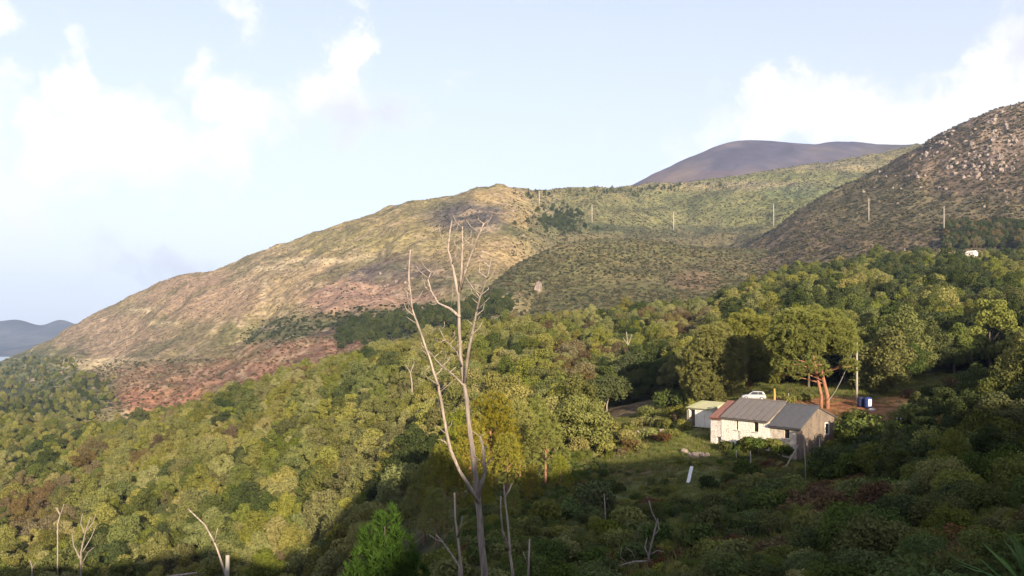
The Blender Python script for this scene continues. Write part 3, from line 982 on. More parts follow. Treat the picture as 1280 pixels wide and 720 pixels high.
def prism_x(mb, poly, x0, x1):
    n = len(poly)
    mb.add([(x0, y, z) for y, z in poly] + [(x1, y, z) for y, z in poly],
           [tuple(range(n))[::-1], tuple(range(n, 2 * n))] + [(i, (i + 1) % n, n + (i + 1) % n, n + i) for i in range(n)])


e, r, b = 4.05, 6.30, 4.9
mb = MB()
prism_x(mb, [(.0, Z0), (5.65, Z0), (5.65, roof_z(5.65, e, r, b)), (RY, r), (.0, e)], -.45, 0)
prism_x(mb, [(6.3, Z0), (W, Z0), (W, b), (6.3, roof_z(6.3, e, r, b))], -.45, 0)
prism_x(mb, [(5.65, Z0), (6.3, Z0), (6.3, 3.05), (5.65, 3.05)], -.45, 0)
prism_x(mb, [(5.65, 4.25), (6.3, 4.25), (6.3, roof_z(6.3, e, r, b)), (5.65, roof_z(5.65, e, r, b))], -.45, 0)
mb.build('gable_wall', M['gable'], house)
w = MB()
for za, zb in ((3.05, 3.10), (4.20, 4.25), (3.62, 3.67)):
    w.box(-.22, -.16, 5.70, 6.25, za, zb)
w.box(-.22, -.16, 5.65, 5.70, 3.05, 4.25); w.box(-.22, -.16, 6.25, 6.30, 3.05, 4.25)
gw = w.build('window', M['wood_dark'], house)
for za, zb in ((3.10, 3.62), (3.67, 4.20)):
    g = MB(); g.box(-.20, -.185, 5.70, 6.25, za, zb); g.build('pane', M['dark'], gw)
s = MB()
s.box(.002, .03, 5.45, 5.65, 2.9, 4.4); s.box(.002, .03, 6.3, 6.5, 2.9, 4.4); s.box(.002, .03, 5.65, 6.3, 2.85, 3.05); s.box(.002, .03, 5.65, 6.3, 4.25, 4.42)
s.build('surround', M['surround'], gw)
# back and inner walls
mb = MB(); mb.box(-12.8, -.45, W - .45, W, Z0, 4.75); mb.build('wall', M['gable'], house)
mb = MB(); prism_x(mb, [(.5, Z0), (W - .45, Z0), (W - .45, 4.5), (RY, 6.0), (.5, 4.2)], -12.8, -12.4); mb.build('wall', M['plaster_old'], house)
mb = MB(); prism_x(mb, [(.45, 3.6), (W - .45, 4.2), (W - .45, 4.95), (RY, 6.5), (.45, 4.6)], -4.6, -4.2); mb.build('wall', M['plaster_old'], house)
rs_rng = random.Random(3)
for key, mat, ncol, nrow in (('right', 'roof_grey', 4, 2), ('main', 'roof_main', 7, 2), ('left', 'roof_rust', 2, 1)):
    x0, x1, e, r, b = GSEC[key]
    if key == 'right':
        x1 += .18
    if key == 'left':
        x0 -= .18
    ov = -.32 if key != 'left' else -.22
    sl = (r - e) / RY
    zf = e + sl * ov
    roofo = MB()
    roofo.slab([(x0, ov + .05, zf - .03), (x1, ov + .05, zf - .03), (x1, RY, r - .05), (x0, RY, r - .05)], .10)
    roofo.slab([(x0, RY, r - .05), (x1, RY, r - .05), (x1, W + .3, b - (r - b) / RY * .3), (x0, W + .3, b - (r - b) / RY * .3)], .10)
    ro = roofo.build('roof', M[mat], house)
    cw = (x1 - x0) / ncol
    run = RY - ov
    ln = math.hypot(run, r - zf) / nrow
    pitch = math.atan2(r - zf, run)
    me = None
    for i in range(ncol):
        for j in range(nrow):
            if me is None:
                q = MB(); q.box(0, cw - .03, 0, ln + .12, 0, .035)
                first = q.build('roof_sheet', M[mat], ro); me = first.data; o = first
            else:
                o = link('roof_sheet', me, ro)
            o.location = (x0 + i * cw + .015 + rs_rng.uniform(-.01, .01), ov + run / nrow * j, zf + (r - zf) / nrow * j + .03 + (.045 if j == 0 else .02) * (1 - j) + rs_rng.uniform(0, .02) + .04 * j)
            o.rotation_euler = (pitch - (.012 if j else 0), rs_rng.uniform(-.012, .012), rs_rng.uniform(-.006, .006))
    rc = MB(); rc.tube([(x0, RY, r + .08), (x1, RY, r + .08)], [.11, .11], 8); rc.build('ridge_cap', M[mat], ro)

# ------------------------------------------------------------------ lean-to shed
shx = (889 - CX) / F * 116.5
shed = empty('garden_shed', (shx, 116.5, -13.0), math.radians(-50))
tag(shed, 'small cream shed with pale yellowish lean-to roof just left of the farmhouse', 'shed')
mb = MB(); wall_boxes(mb, -3.9, 0, -.5, 2.05, [(-3.75, -2.75, -.45, 1.85)], 0, .25); mb.build('wall', M['plaster'], shed)
mb = MB(); prism_x(mb, [(.25, -.5), (3.0, -.5), (3.0, 2.65), (.25, 2.1)], -3.9, -3.7); mb.build('wall', M['plaster_old'], shed)
mb = MB(); prism_x(mb, [(.25, -.5), (3.0, -.5), (3.0, 2.65), (.25, 2.1)], -.2, 0); mb.build('wall', M['plaster_old'], shed)
mb = MB(); mb.box(-3.9, 0, 3.0, 3.2, -.5, 2.68); mb.build('wall', M['plaster_old'], shed)
mb = MB(); mb.slab([(-4.1, -.25, 2.08), (.2, -.25, 2.08), (.2, 3.3, 2.82), (-4.1, 3.3, 2.82)], .06); ro = mb.build('roof', M['roof_shed'], shed)
me = None
for i in range(4):
    q = MB(); q.box(0, 1.05, 0, 3.66, 0, .03)
    o = q.build('roof_sheet', M['roof_shed'], ro)
    o.location = (-4.1 + i * 1.075 + .01, -.3, 2.10 + rs_rng.uniform(0, .02)); o.rotation_euler = (math.atan2(.74, 3.55), rs_rng.uniform(-.01, .01), 0)
mb = MB(); mb.box(-3.72, -3.30, -.55, -.50, -.4, 1.8); mb.build('door', M['wood_grey'], shed)

# ------------------------------------------------------------------ small white hut up the slope on the right
hp = wpos(1212, 505); hz = at(1212, 319, 505).z
hut = empty('white_hut', (hp.x, hp.y, hz - .6), math.radians(-58)); hut.scale = (.72, .72, .72)
tag(hut, 'tiny white gabled hut among trees at the upper right', 'hut')
mb = MB(); mb.box(-3.4, 3.4, 0, .3, -4, 3.0)
mb.box(-3.4, 3.4, 5.7, 6, -4, 3.0); mb.build('wall', M['plaster'], hut)
mb = MB(); prism_x(mb, [(.3, -4), (5.7, -4), (5.7, 3.0), (3, 4.6), (.3, 3.0)], -3.4, -3.1); prism_x(mb, [(.3, -4), (5.7, -4), (5.7, 3.0), (3, 4.6), (.3, 3.0)], 3.1, 3.4); mb.build('wall', M['plaster'], hut)
mb = MB(); mb.slab([(-3.7, -.4, 2.9), (3.7, -.4, 2.9), (3.7, 3, 4.8), (-3.7, 3, 4.8)], .12); mb.slab([(-3.7, 3, 4.8), (3.7, 3, 4.8), (3.7, 6.4, 2.9), (-3.7, 6.4, 2.9)], .12)
mb.build('roof', M['surround'], hut)
w = MB(); w.box(-.5, .5, -.03, .02, .8, 2.0); w.build('window', M['glass'], hut)

# ------------------------------------------------------------------ poles


def pole(name, px, y_top, Y, z_base, label, group=None, r=.13, arms=1, lean=0.0):
    zt = (CY - y_top) / F * Y
    x = (px - CX) / F * Y
    o = empty(name, (x, Y, z_base)); tag(o, label, 'utility pole', group)
    h = zt - z_base
    o.rotation_euler = (0, lean, random.uniform(-.4, .4))
    p = MB(); p.tube([(0, 0, -1), (0, 0, h * .5), (0, 0, h)], [r, r * .88, r * .7], 9); p.build('shaft', M['concrete'], o, True)
    if arms:
        a = MB(); a.box(-.7, .7, -.06 - r, .04 - r, h - .45, h - .33); ar = a.build('crossarm', M['concrete'], o)
        for dx in (-.6, 0, .6):
            i = MB(); i.lathe([(.03, 0), (.06, .03), (.05, .10), (.07, .14), (.03, .18)], 8, (dx, -.01 - r, h - .328)); i.build('insulator', M['surround'], ar)
    return o


M['concrete'] = plain('pale_pole', (.26, .225, .19), (.37, .33, .285), 2.5, .85, .2, stretch=(3, 3, .5))
M['steel'] = plain('dull_cable', (.16, .15, .14), (.24, .22, .20), 3, .6, 0)
PX, PY_ = 1071, 119.5
zb = gz((PX - CX) / F * PY_, PY_)
pole('utility_pole', PX, 422, PY_, zb, 'pale utility pole beside the umbrella pine behind the farmhouse', None, .17, 0)
top = at(1071, 424, PY_); end = at(1036, 500, 116.5)
c = MB(); pts = []
for i in range(17):
    s = i / 16; p = top.lerp(end, s); p.z -= 1.5 * 4 * s * (1 - s) * (.55 + .2 * s); pts.append(p)
c.tube(pts, [.045] * 17, 6); tag(c.build('service_cable', M['steel'], None, True), 'slack grey cable sagging from the utility pole to the farmhouse', 'cable')
hp_list = [(674, 239, 256, 'on the saddle beside the tan hilltop'), (740, 256, 278, 'on the green slope right of the dark thicket'), (842, 265, 287, 'thin and faint, on the slope below the blue mountain foot'),
           (967, 255, 283, 'on the slope below the blue mountain summit'), (1086, 248, 276, 'at the left foot of the rocky hill'), (1180, 258, 294, 'just above the white hut')]
for px, yt, yb, where in hp_list:
    hh = hit(px, yb)
    Y = hh[0].y
    pole('utility_pole', px, yt, Y, hh[0].z - .5, 'pale hillside utility pole ' + where, 'utility poles crossing the hillside', Y * .00062, 1)
for px, yt, Y, lab in ((1183 + 49, 318, 500, 'short pale post on the meadow right of the white hut'), (1131, 310, 520, 'thin short post among the treetops left of the white hut')):
    p = wpos(px, Y); zt = (CY - yt) / F * Y
    q = MB(); q.tube([(0, 0, -4), (0, 0, max(2.0, zt - p.z))], [.22, .18], 7); tag(q.build('meadow_post', M['concrete'], None, True, 0, p), lab, 'post')

# ------------------------------------------------------------------ woods
NV = 5
KINDS = ('leaf_green', 'leaf_olive', 'leaf_dark', 'leaf_yellow', 'leaf_russet')
CROWN = {}
for v in range(NV):
    base_me = crown_mesh('crown', M['leaf_green'], R=3.4 + .2 * v, Hc=7.6 + .5 * (v % 3), z0=.8, lobes=46 + 6 * v, leaves=11500, size=.155, seed=20 + v, lobe_r=(.17, .31))
    for kd in KINDS:
        me = base_me.copy(); me.materials[0] = M[kd]; CROWN[kd, v] = me
TRUNK = [trunk_mesh('trunk', M['bark'], h=4.2 + .3 * k, r=.17 + .02 * k, limbs=5, spread=2.0, seed=40 + k) for k in range(3)]


def wood_region(px, Y):
    if not (-70 < px < 1350):
        return False
    n = mnoise.noise((px * .01, Y * .02, 0))
    if 1176 < px < 1268 and 425 < Y < 540:
        return False
    if px < 480:
        lo = 76
    elif px < 690:
        lo = 120
    elif px < 735:
        lo = 112
    elif px < 880:
        lo = 157 + 3 * n
    elif px < 1010:
        lo = 147
    elif px < 1150:
        lo = 137
    elif px < 1290:
        lo = 153 + 5 * n
    else:
        lo = 92
    hi = 570 if px > 900 else 470
    if px < 130:
        hi = 560
    return lo < Y < hi


def tree_kind(px, Y, r):
    n = mnoise.noise((px * .012, Y * .02, 4.0)) + (r - .5) * .9
    if px < 740:
        if 400 < px < 560 and 150 < Y < 235:      # the pale yellow crowns
            return 'leaf_yellow' if r < .45 else 'leaf_olive'
        if px < 130 and 200 < Y < 330 and n > .12:
            return 'leaf_russet'
        if px > 640 and 150 < Y < 320:
            return 'leaf_russet' if n > .38 else ('leaf_yellow' if n > .2 else ('leaf_olive' if n > -.05 else 'leaf_green'))
        return 'leaf_russet' if n > .78 else ('leaf_olive' if n > -.10 else ('leaf_green' if n > -.52 else 'leaf_dark'))
    if px < 890:
        return 'leaf_russet' if n > .36 else ('leaf_olive' if n > .0 else ('leaf_green' if n > -.3 else 'leaf_dark'))
    return 'leaf_olive' if n > .34 else ('leaf_green' if n > -.08 else 'leaf_dark')


ZONES = ((120, 'at the left edge of view'), (240, 'below the rusty slope\'s left end'), (360, 'below the rusty red slope'), (480, 'left of the tall dead tree'), (600, 'behind the tall dead tree'), (740, 'right of the tall dead tree'),
         (830, 'behind the brown plot'), (960, 'behind the left umbrella pines'), (1070, 'behind the sunlit umbrella pine'), (1160, 'behind the olive oak'), (9999, 'at the right edge of view'))
BANDS = ((100, 'low in the shade'), (140, 'in the lowest row'), (162, 'in the second row'), (185, 'midway up the wood'), (215, 'above the middle of the wood'), (260, 'high in the wood'), (9999, "near the wood's upper rim"))
COLOURS = {'leaf_green': 'mid green', 'leaf_olive': 'olive', 'leaf_dark': 'dark green', 'leaf_yellow': 'pale yellow-green', 'leaf_russet': 'russet'}


def tree_label(px, Y, kd, sc):
    z = next(n for lim, n in ZONES if px < lim)
    b = next(n for lim, n in BANDS if Y < lim)
    size = 'small ' if sc < .82 else ('large ' if sc > 1.0 else '')
    return f'{size}{COLOURS[kd]} tree {b} {z}', 'broadleaf trees of the woods'


cand = []
yy = 76.0
k = 0
while yy < 575:
    s = 4.7 + (yy - 76) / 130
    x0 = (-80 - CX) / F * yy; x1 = (1360 - CX) / F * yy
    x = x0 + (k % 2) * s * .5
    while x < x1:
        X, Y = x + RNG.uniform(-.42, .42) * s, yy + RNG.uniform(-.42, .42) * s
        px = CX + F * X / Y
        if wood_region(px, Y):
            cand.append((X, Y, px))
        x += s
    yy += s * .86; k += 1
tops = []
for X, Y, px in cand:
    r = random.random()
    kd = tree_kind(px, Y, r)
    sc = random.triangular(.52, 1.32, .86) * (1.0 + .16 * (px > 900))
    if px < 480 and Y < 130:
        sc *= .85
    z = gz(X, Y)
    tops.append((X, Y, px, z, kd, sc, random.randrange(NV), random.uniform(0, 6.28)))


def in_view(t_):
    X, Y, px, z, kd, sc = t_[:6]
    ty = CY - (z + 8.2 * sc) / Y * F
    return -25 < px < 1305 and ty < 716


def seen(t_):
    """does any of the crown clear the terrain in front of it"""
    X, Y, px, z, kd, sc = t_[:6]
    p = Vector((X, Y, z + 6.5 * sc)); d = p.normalized()
    h_ = BV['ground'].ray_cast(Vector((0, 0, 0)), d, p.length - 6)[0]
    return h_ is None


vis = [t_ for t_ in tops if in_view(t_) and seen(t_)]
vis.sort(key=lambda t_: -t_[5] / t_[1])
NEAR = vis[:262]
near_ids = {id(t_) for t_ in NEAR}
REST = [t_ for t_ in tops if id(t_) not in near_ids and (seen(t_) or t_[1] < 140)]
proto = {}
crown_obj = {}


def plant_tree(name, X, Y, z, rz, sc, cr_me, tr_me, label, group, cat='tree'):
    o = empty(name, (X, Y, z), rz); o.scale = (sc, sc, sc * random.uniform(.92, 1.1))
    tag(o, label, cat, group)
    link('trunk', tr_me, o)
    c = link('crown', cr_me, o)
    return o, c


for X, Y, px, z, kd, sc, v, rz in NEAR:
    lab, grp = tree_label(px, Y, kd, sc)
    o, c = plant_tree('broadleaf_tree', X, Y, z, rz, sc, CROWN[kd, v], TRUNK[v % 3], lab, grp)
    crown_obj.setdefault((kd, v), c)
# far part of the woods: one mass
for kd in KINDS:
    for v in range(NV):
        if (kd, v) not in crown_obj:
            X, Y, px, z, kd_, sc, v_, rz = next((t_ for t_ in REST if in_view(t_)), REST[0])
            REST = [t_ for t_ in REST if t_[0] != X]
            lab, grp = tree_label(px, Y, kd, sc)
            o, c = plant_tree('broadleaf_tree', X, Y, z, rz, sc, CROWN[kd, v], TRUNK[0], lab, grp)
            crown_obj[kd, v] = c
protos = [crown_obj[kd, v] for kd in KINDS for v in range(NV)]
pick = {(kd, v): i for i, (kd, v) in enumerate((kd, v) for kd in KINDS for v in range(NV))}
# the lists are joined last-in first: the order of the prototypes is settled in scatter()
far_pts, far_rz, far_sc, far_ix = [], [], [], []
for X, Y, px, z, kd, sc, v, rz in REST:
    far_pts.append((X, Y, z)); far_rz.append(rz); far_sc.append((sc, sc, sc * random.uniform(.9, 1.1))); far_ix.append(pick[kd, v])
# dark wood on the low ground at the far left, and the pines along the skyline
rng = random.Random(5)
for k in range(900):
    px, py = rng.uniform(-20, 150), rng.uniform(448, 535)
    if px > 95 and rng.random() < (px - 95) / 55 or (py < 470 and px > 95):
        continue
    h_ = hit(px, py)
    if h_ and h_[0].y > 480:
        far_pts.append(tuple(h_[0])); far_rz.append(rng.uniform(0, 6)); s = rng.uniform(.35, .8); far_sc.append((s * .85, s * .85, s)); far_ix.append(pick['leaf_dark' if rng.random() < .3 else ('leaf_green' if rng.random() < .6 else 'leaf_olive'), rng.randrange(NV)])
for k in range(130):
    px = rng.uniform(655, 905)
    py = np.interp(px, [655, 700, 760, 800, 905], [240, 238, 236, 234, 228]) + abs(rng.gauss(0, 1)) * 5 + 1
    h_ = hit(px, py, ('hillside',))
    if h_:
        far_pts.append(tuple(h_[0])); far_rz.append(rng.uniform(0, 6)); s = rng.uniform(.25, 1.0); far_sc.append((s * .7, s * .7, s * .9)); far_ix.append(pick['leaf_dark' if rng.random() < .5 else 'leaf_green', rng.randrange(NV)])
# darker thicket below the saddle
for k in range(140):
    px, py = rng.gauss(700, 16), rng.gauss(276, 8)
    h_ = hit(px, py, ('hillside',))
    if h_:
        far_pts.append(tuple(h_[0])); far_rz.append(rng.uniform(0, 6)); s = rng.uniform(.4, .8); far_sc.append((s, s, s)); far_ix.append(pick['leaf_dark', rng.randrange(NV)])
# dark trees about the white hut and the belt behind the near rim
for k in range(420):
    px, py = rng.uniform(1180, 1300), rng.uniform(284, 312)
    h_ = hit(px, py)
    if h_:
        far_pts.append(tuple(h_[0])); far_rz.append(rng.uniform(0, 6)); s = rng.uniform(.5, 1.0); far_sc.append((s, s, s)); far_ix.append(pick['leaf_dark' if rng.random() < .7 else 'leaf_russet', rng.randrange(NV)])
for k in range(420):
    px = rng.uniform(420, 640); py = np.interp(px, [420, 520, 640], [425, 402, 378]) + rng.gauss(0, 8)
    h_ = hit(px, py, ('hillside', 'spur', 'ground'))
    if h_ and h_[2] != 'ground':
        far_pts.append(tuple(h_[0])); far_rz.append(rng.uniform(0, 6)); s = rng.uniform(.4, .75); far_sc.append((s, s, s)); far_ix.append(pick['leaf_dark', rng.randrange(NV)])
scatter('woodland', protos, far_pts, far_rz, far_sc, far_ix, 'mixed far woodland of small green and brown crowns beyond the single trees', 'woodland')

# ------------------------------------------------------------------ umbrella pines behind the house


def dome_lobes(rng, R, zc, hz, n, r0, r1, umin=-.25, sq=.8, cx=0, cy=0):
    out = []
    for k in range(n):
        u = umin + (1 - umin) * (k + .5) / n
        a = k * 2.39996 + rng.uniform(-.3, .3)
        rad = math.sqrt(max(0, 1 - u * u))
        g = rng.uniform(.80, 1.0)
        out.append((cx + math.cos(a) * rad * R * g, cy + math.sin(a) * rad * R * g, zc + u * hz * g, rng.uniform(r0, r1), sq))
    return out


def umbrella_pine(px, Y, top_y, R, zc_frac, stems, label, seed, extra=(), off=0.0, umin=-.3, nl=80):
    rng = random.Random(seed)
    b = ground_at0(px, Y)
    h = (CY - top_y) / F * Y - b.z
    o = empty('umbrella_pine', b); tag(o, label, 'pine tree')
    hz = h * (1 - zc_frac) - .7
    zc = h * zc_frac
    lob = dome_lobes(rng, R - .8, zc, hz, nl, .85, 1.35, umin, .8, off, 0)
    lob += [(off + (x - off) * .6, y * .6, zc + (z - zc) * .55, r * 1.1, s) for x, y, z, r, s in lob[::3]]
    lob += list(extra)
    link('crown', needle_crown('crown', M['pine_green'], lob, 60, 15, .42, .045, seed, .55), o)
    for (dx, dy, r, lean) in stems:
        mb = MB()
        tx, ty = off * .7 + lean, dy * 1.5
        pts = [Vector((dx, dy, -.6)), Vector((dx * .95, dy, h * .12)), Vector((dx + (tx - dx) * .5, dy, h * .34)), Vector((tx, ty, zc))]
        mb.tube(pts, [r * 1.2, r, r * .8, r * .45], 9)
        for k in range(6):
            a = k * 1.05 + seed; s = R * rng.uniform(.45, .75); z = zc * rng.uniform(.82, 1.02)
            c0 = pts[2].lerp(pts[3], (z - pts[2].z) / (pts[3].z - pts[2].z))
            mb.tube([c0, c0 + Vector((math.cos(a) * s * .5, math.sin(a) * s * .5, s * .25)), c0 + Vector((math.cos(a) * s, math.sin(a) * s, s * .55))], [r * .4, r * .28, r * .12], 6)
        mb.build('trunk', M['bark_pine'], o, True)
    for e in extra:
        mb = MB(); s0 = Vector((stems[0][0] * .6, stems[0][1], max(2.5, e[2] - 1.2)))
        mb.tube([s0, s0.lerp(Vector(e[:3]), .55) + Vector((0, 0, .25)), Vector(e[:3])], [.11, .08, .04], 6); mb.build('limb', M['bark_pine'], o, True)
    return o


def ground_at0(px, Y):
    p = wpos(px, Y); p.z = gz(p.x, p.y); return p


umbrella_pine(1031, 117.5, 381, 6.3, .62, [(-.45, .1, .22, -.5), (.35, -.1, .27, .1)], 'sunlit umbrella pine with twin orange trunks right behind the farmhouse', 3,
              [(-5.6, -1.2, 5.6, 1.1, .8), (-6.6, -.6, 6.3, 1.0, .8), (-4.6, -2.4, 5.0, .95, .8), (-3.4, -2.6, 5.6, 1.0, .8), (-6.2, .8, 4.6, .9, .8), (-2.2, -3.2, 6.2, 1.0, .8), (2.8, -2.4, 5.9, 1.0, .8), (-5.2, 1.2, 6.8, 1.1, .8), (3.6, .6, 6.0, 1.1, .8), (-1.0, -3.0, 5.3, .8, .8)], -1.9, -.2, 90)
umbrella_pine(938, 139, 386, 6.4, .46, [(0, 0, .30, .1)], 'broad umbrella pine half shaded by its neighbour, behind the white car', 8, ((-3.5, -3, 3.4, 1.3, .9), (-.5, -4, 3.2, 1.3, .9), (2.8, -3.4, 3.4, 1.2, .9)), -.4, -.7, 110)
umbrella_pine(893, 134, 402, 5.4, .42, [(0, 0, .26, -.2)], 'lower umbrella pine at the left end of the pine group, foliage near the ground', 11,
              [(-3.2, -1.5, 2.6, 1.2, .9), (-1.2, -2.8, 2.2, 1.2, .9), (1.4, -2.6, 2.4, 1.1, .9), (-4.0, .5, 3.0, 1.2, .9), (-2.4, -2.4, 1.3, 1.1, .9), (.2, -3.2, 1.0, 1.1, .9), (2.6, -2.0, 1.2, 1.1, .9)], 0, -.75, 100)

# big evergreen oak right of the pole
me = crown_mesh('crown', M['leaf_olive'], R=4.5, Hc=9.2, z0=.2, lobes=46, leaves=9500, size=.22, seed=77, lobe_r=(.22, .36))
b = ground_at0(1108, 127)
o = empty('evergreen_oak', b); tag(o, 'big round olive coloured tree with foliage to the ground right of the utility pole', 'tree')
link('crown', me, o); link('trunk', TRUNK[2], o)
# small tree on the brown plot
b = ground_at0(760, 150)
o = empty('plot_tree', b); tag(o, 'low dark spreading tree with thin pale trunk on the brown plot', 'tree')
c = link('crown', crown_mesh('crown', M['leaf_dark'], R=4.1, Hc=4.4, z0=1.9, lobes=30, leaves=5200, size=.2, seed=78, flat=1), o)
mb = MB(); mb.tube([(-.2, -.6, -.5), (-.3, -.6, 1.4), (.3, -.2, 3.2), (.5, 0, 4.4)], [.13, .10, .08, .05], 8); mb.build('trunk', M['bark_dead'], o, True)

# ------------------------------------------------------------------ young pines behind the dead tree
YP = {}
for kk, mt in (('bright', 'pine_bright'), ('dull', 'pine_green')):
    for v in range(3):
        rg = random.Random(90 + v)
        lob = []
        for k in range(26):
            z = 2.0 + 6.0 * (k / 26) ** .9
            rad = 2.7 * (1 - ((z - 1.6) / 7.4) ** 1.7) * rg.uniform(.45, 1)
            a = k * 2.4
            lob.append((math.cos(a) * rad, math.sin(a) * rad, z, rg.uniform(.62, .95), 1.25))
        YP[kk, v] = needle_crown('crown', M[mt], lob, 52, 13, .42, .030, 60 + v, .95)
YT = trunk_mesh('trunk', M['bark_pine'], h=6.4, r=.14, limbs=6, spread=1.6, seed=9, top=.25)
for px, Y, ty, kk, sw, lab in (
        (614, 92, 484, 'bright', 1.0, 'tall yellow-green young pine with bare stem, right of the dead trunk'), (650, 104, 497, 'bright', 1.0, 'yellow-green pine topping the sunlit clump, right of the tallest young pine'),
        (588, 84, 520, 'bright', .9, 'bright young pine directly behind the dead trunk'), (556, 82, 548, 'bright', .9, 'yellowish young pine just left of the dead trunk fork'),
        (634, 84, 538, 'bright', .95, 'bright pine low in the clump between dead trunk and yellow tipped pine'), (664, 76, 578, 'bright', .9, 'young pine whose yellow rounded tip stands at the shade line'),
        (682, 95, 512, 'dull', 1.0, 'duller green pine at the right of the sunlit pine clump'), (531, 86, 574, 'dull', .9, 'dull green pine at the left foot of the clump'),
        (604, 72, 585, 'dull', .9, 'shaded pine low behind the dead trunk'), (640, 66, 606, 'dull', .95, 'shaded pine beside the forked pale stem'), (545, 70, 606, 'dull', .9, 'shaded pine behind the pale dead stem'),
        (700, 84, 566, 'dull', .9, 'green pine at the right end of the clump above the dark hollow'), (575, 96, 505, 'dull', .9, 'green pine at the back left of the clump, half hidden by the dead trunk'), (668, 112, 492, 'dull', .9, 'green pine at the back right of the clump')):
    b = ground_at0(px, Y)
    h = (CY - ty) / F * Y - b.z
    o = empty('young_pine', b, random.uniform(0, 6)); o.scale = (sw * h / 9.2 * 1.05, sw * h / 9.2 * 1.05, h / 9.2)
    tag(o, lab, 'pine tree')
    link('crown', YP[kk, random.randrange(3)], o); link('trunk', YT, o)
# the young pine close by with upright shoots
b = ground_at0(481, 25)
h = (CY - 622) / F * 25 - b.z
o = empty('young_pine', b); tag(o, 'bushy bright green young pine with upright shoots at the bottom left of the dead tree', 'pine tree')
rg = random.Random(31); lob = []
for k in range(34):                       # upright shoots, tallest in the middle
    rad = 1.45 * math.sqrt((k + .5) / 34); a = k * 2.4
    tp = (h + .45) * (1 - .50 * (rad / 1.45) ** 1.2) * rg.uniform(.9, 1.0)
    n_l = 7
    for q_ in range(n_l):
        z = tp * (.30 + .70 * q_ / (n_l - 1)); w_ = .55 + .45 * q_ / (n_l - 1)
        lob.append((math.cos(a) * rad * w_, math.sin(a) * rad * w_, z - .2, .25 - .14 * q_ / (n_l - 1), 2.6))
link('crown', needle_crown('crown', M['pine_young'], lob, 700, 12, .26, .018, 32, 3.2), o)
mb = MB(); mb.tube([(0, 0, -.4), (.03, 0, h * .5), (0, 0, h * .85)], [.09, .06, .02], 8); mb.build('trunk', M['bark'], o, True)

# ------------------------------------------------------------------ shrubs
BUSH = {}
for v in range(4):
    bm_ = bush_mesh('foliage', M['shade_green'], R=1.3, Hc=1.5 + .25 * (v % 2), leaves=1500, size=.125, seed=130 + v, lobes=10 + v)
    for kk in ('shade_green', 'leaf_green', 'leaf_olive', 'fern', 'leaf_dark', 'leaf_yellow'):
        m2 = bm_.copy(); m2.materials[0] = M[kk]; BUSH[kk, v] = m2
for v in range(3):
    bm_ = bush_mesh('foliage', M['shade_green'], R=1.3, Hc=1.5 + .25 * (v % 2), leaves=5200, size=.062, seed=160 + v, lobes=13 + v)
    for kk in ('shade_green', 'leaf_green', 'leaf_olive', 'fern', 'leaf_dark', 'leaf_yellow'):
        m2 = bm_.copy(); m2.materials[0] = M[kk]; BUSH[kk, 10 + v] = m2
STEM = trunk_mesh('stem', M['bark'], h=.8, r=.05, limbs=4, spread=.7, seed=3)
SHR = []


def shrub(px, Y, sc, kk, label, group, squash=1.0):
    b = ground_at0(px, Y)
    o = empty('shrub', b, random.uniform(0, 6)); o.scale = (sc, sc, sc * squash)
    tag(o, label, 'shrub', group)
    link('foliage', BUSH[kk, random.randrange(4) if Y / sc > 48 else 10 + random.randrange(3)], o); link('stem', STEM, o)
    SHR.append((b.x, b.y))
    return o


look = {'shade_green': 'leafy green', 'leaf_green': 'mid green', 'leaf_olive': 'olive', 'fern': 'reddish brown', 'leaf_dark': 'dark green', 'leaf_yellow': 'yellow-green'}
rng = random.Random(21)
hx = house.matrix_basis.inverted()
n_s = 0
for k in range(5000):
    if n_s >= 216:
        break
    Y = rng.choice((rng.uniform(31, 112), rng.uniform(31, 112), rng.uniform(9, 34))); px = rng.uniform(520, 1360)
    lim = np.interp(px, [520, 640, 700, 760, 880, 990, 1010, 1060, 1100, 1330], [44, 52, 72, 84, 92, 92, 93, 101, 104, 108])
    if Y > lim:
        continue
    X = (px - CX) / F * Y
    n = mnoise.noise((X * .12, Y * .12, 2.0))
    if Y < 31 and px < 900:
        continue
    open_ = 760 < px < 930 and Y > 62                 # grassy terraces stay open
    if open_ and rng.random() < .7:
        continue
    sc = rng.uniform(.7, 1.25) * (1.55 if px > 1040 else 1.0) * (.62 if open_ else 1) * (1.1 if Y > 60 else (.72 if Y > 31 else .36))
    if any((X - a) ** 2 + (Y - c) ** 2 < (1.25 * sc) ** 2 for a, c in SHR):
        continue
    if math.hypot(X - 33.8, Y - 100) < 5 or (842 < px < 884 and 60 < Y < 92) or (990 < px < 1052 and 88 < Y < 106):
        continue
    b = ground_at0(px, Y)
    if CY - (b.z + 1.6 * sc) / Y * F > 722 or (Y < 31 and CY - (b.z + 1.8 * sc) / Y * F < 640):
        continue
    kk = 'fern' if n > .30 else ('leaf_green' if n > .08 else ('shade_green' if n > -.25 else 'leaf_dark'))
    where = next(n_ for lim_, n_ in ((740, 'right of the dead tree'), (860, 'below the sunny bank'), (960, 'below the white front'), (1040, 'below the gable'), (1120, 'right of the gable'), (1200, 'below the shaded terrace'), (9999, 'at the right edge of view')) if px < lim_)
    band = next(n_ for lim_, n_ in ((31, 'close by at the bottom corner'), (42, 'at the bottom edge'), (52, 'low on the slope'), (64, 'below the middle of the slope'), (78, 'above the middle of the slope'), (92, 'high on the slope'), (9999, 'level with the house')) if Y < lim_)
    size = 'small ' if sc < .85 else ('large ' if sc > 1.6 else '')
    shrub(px, Y, sc, kk, f'{size}{look[kk]} shrub {band} {where}', 'shrubs on the shaded slope', rng.uniform(.85, 1.25))
    n_s += 1
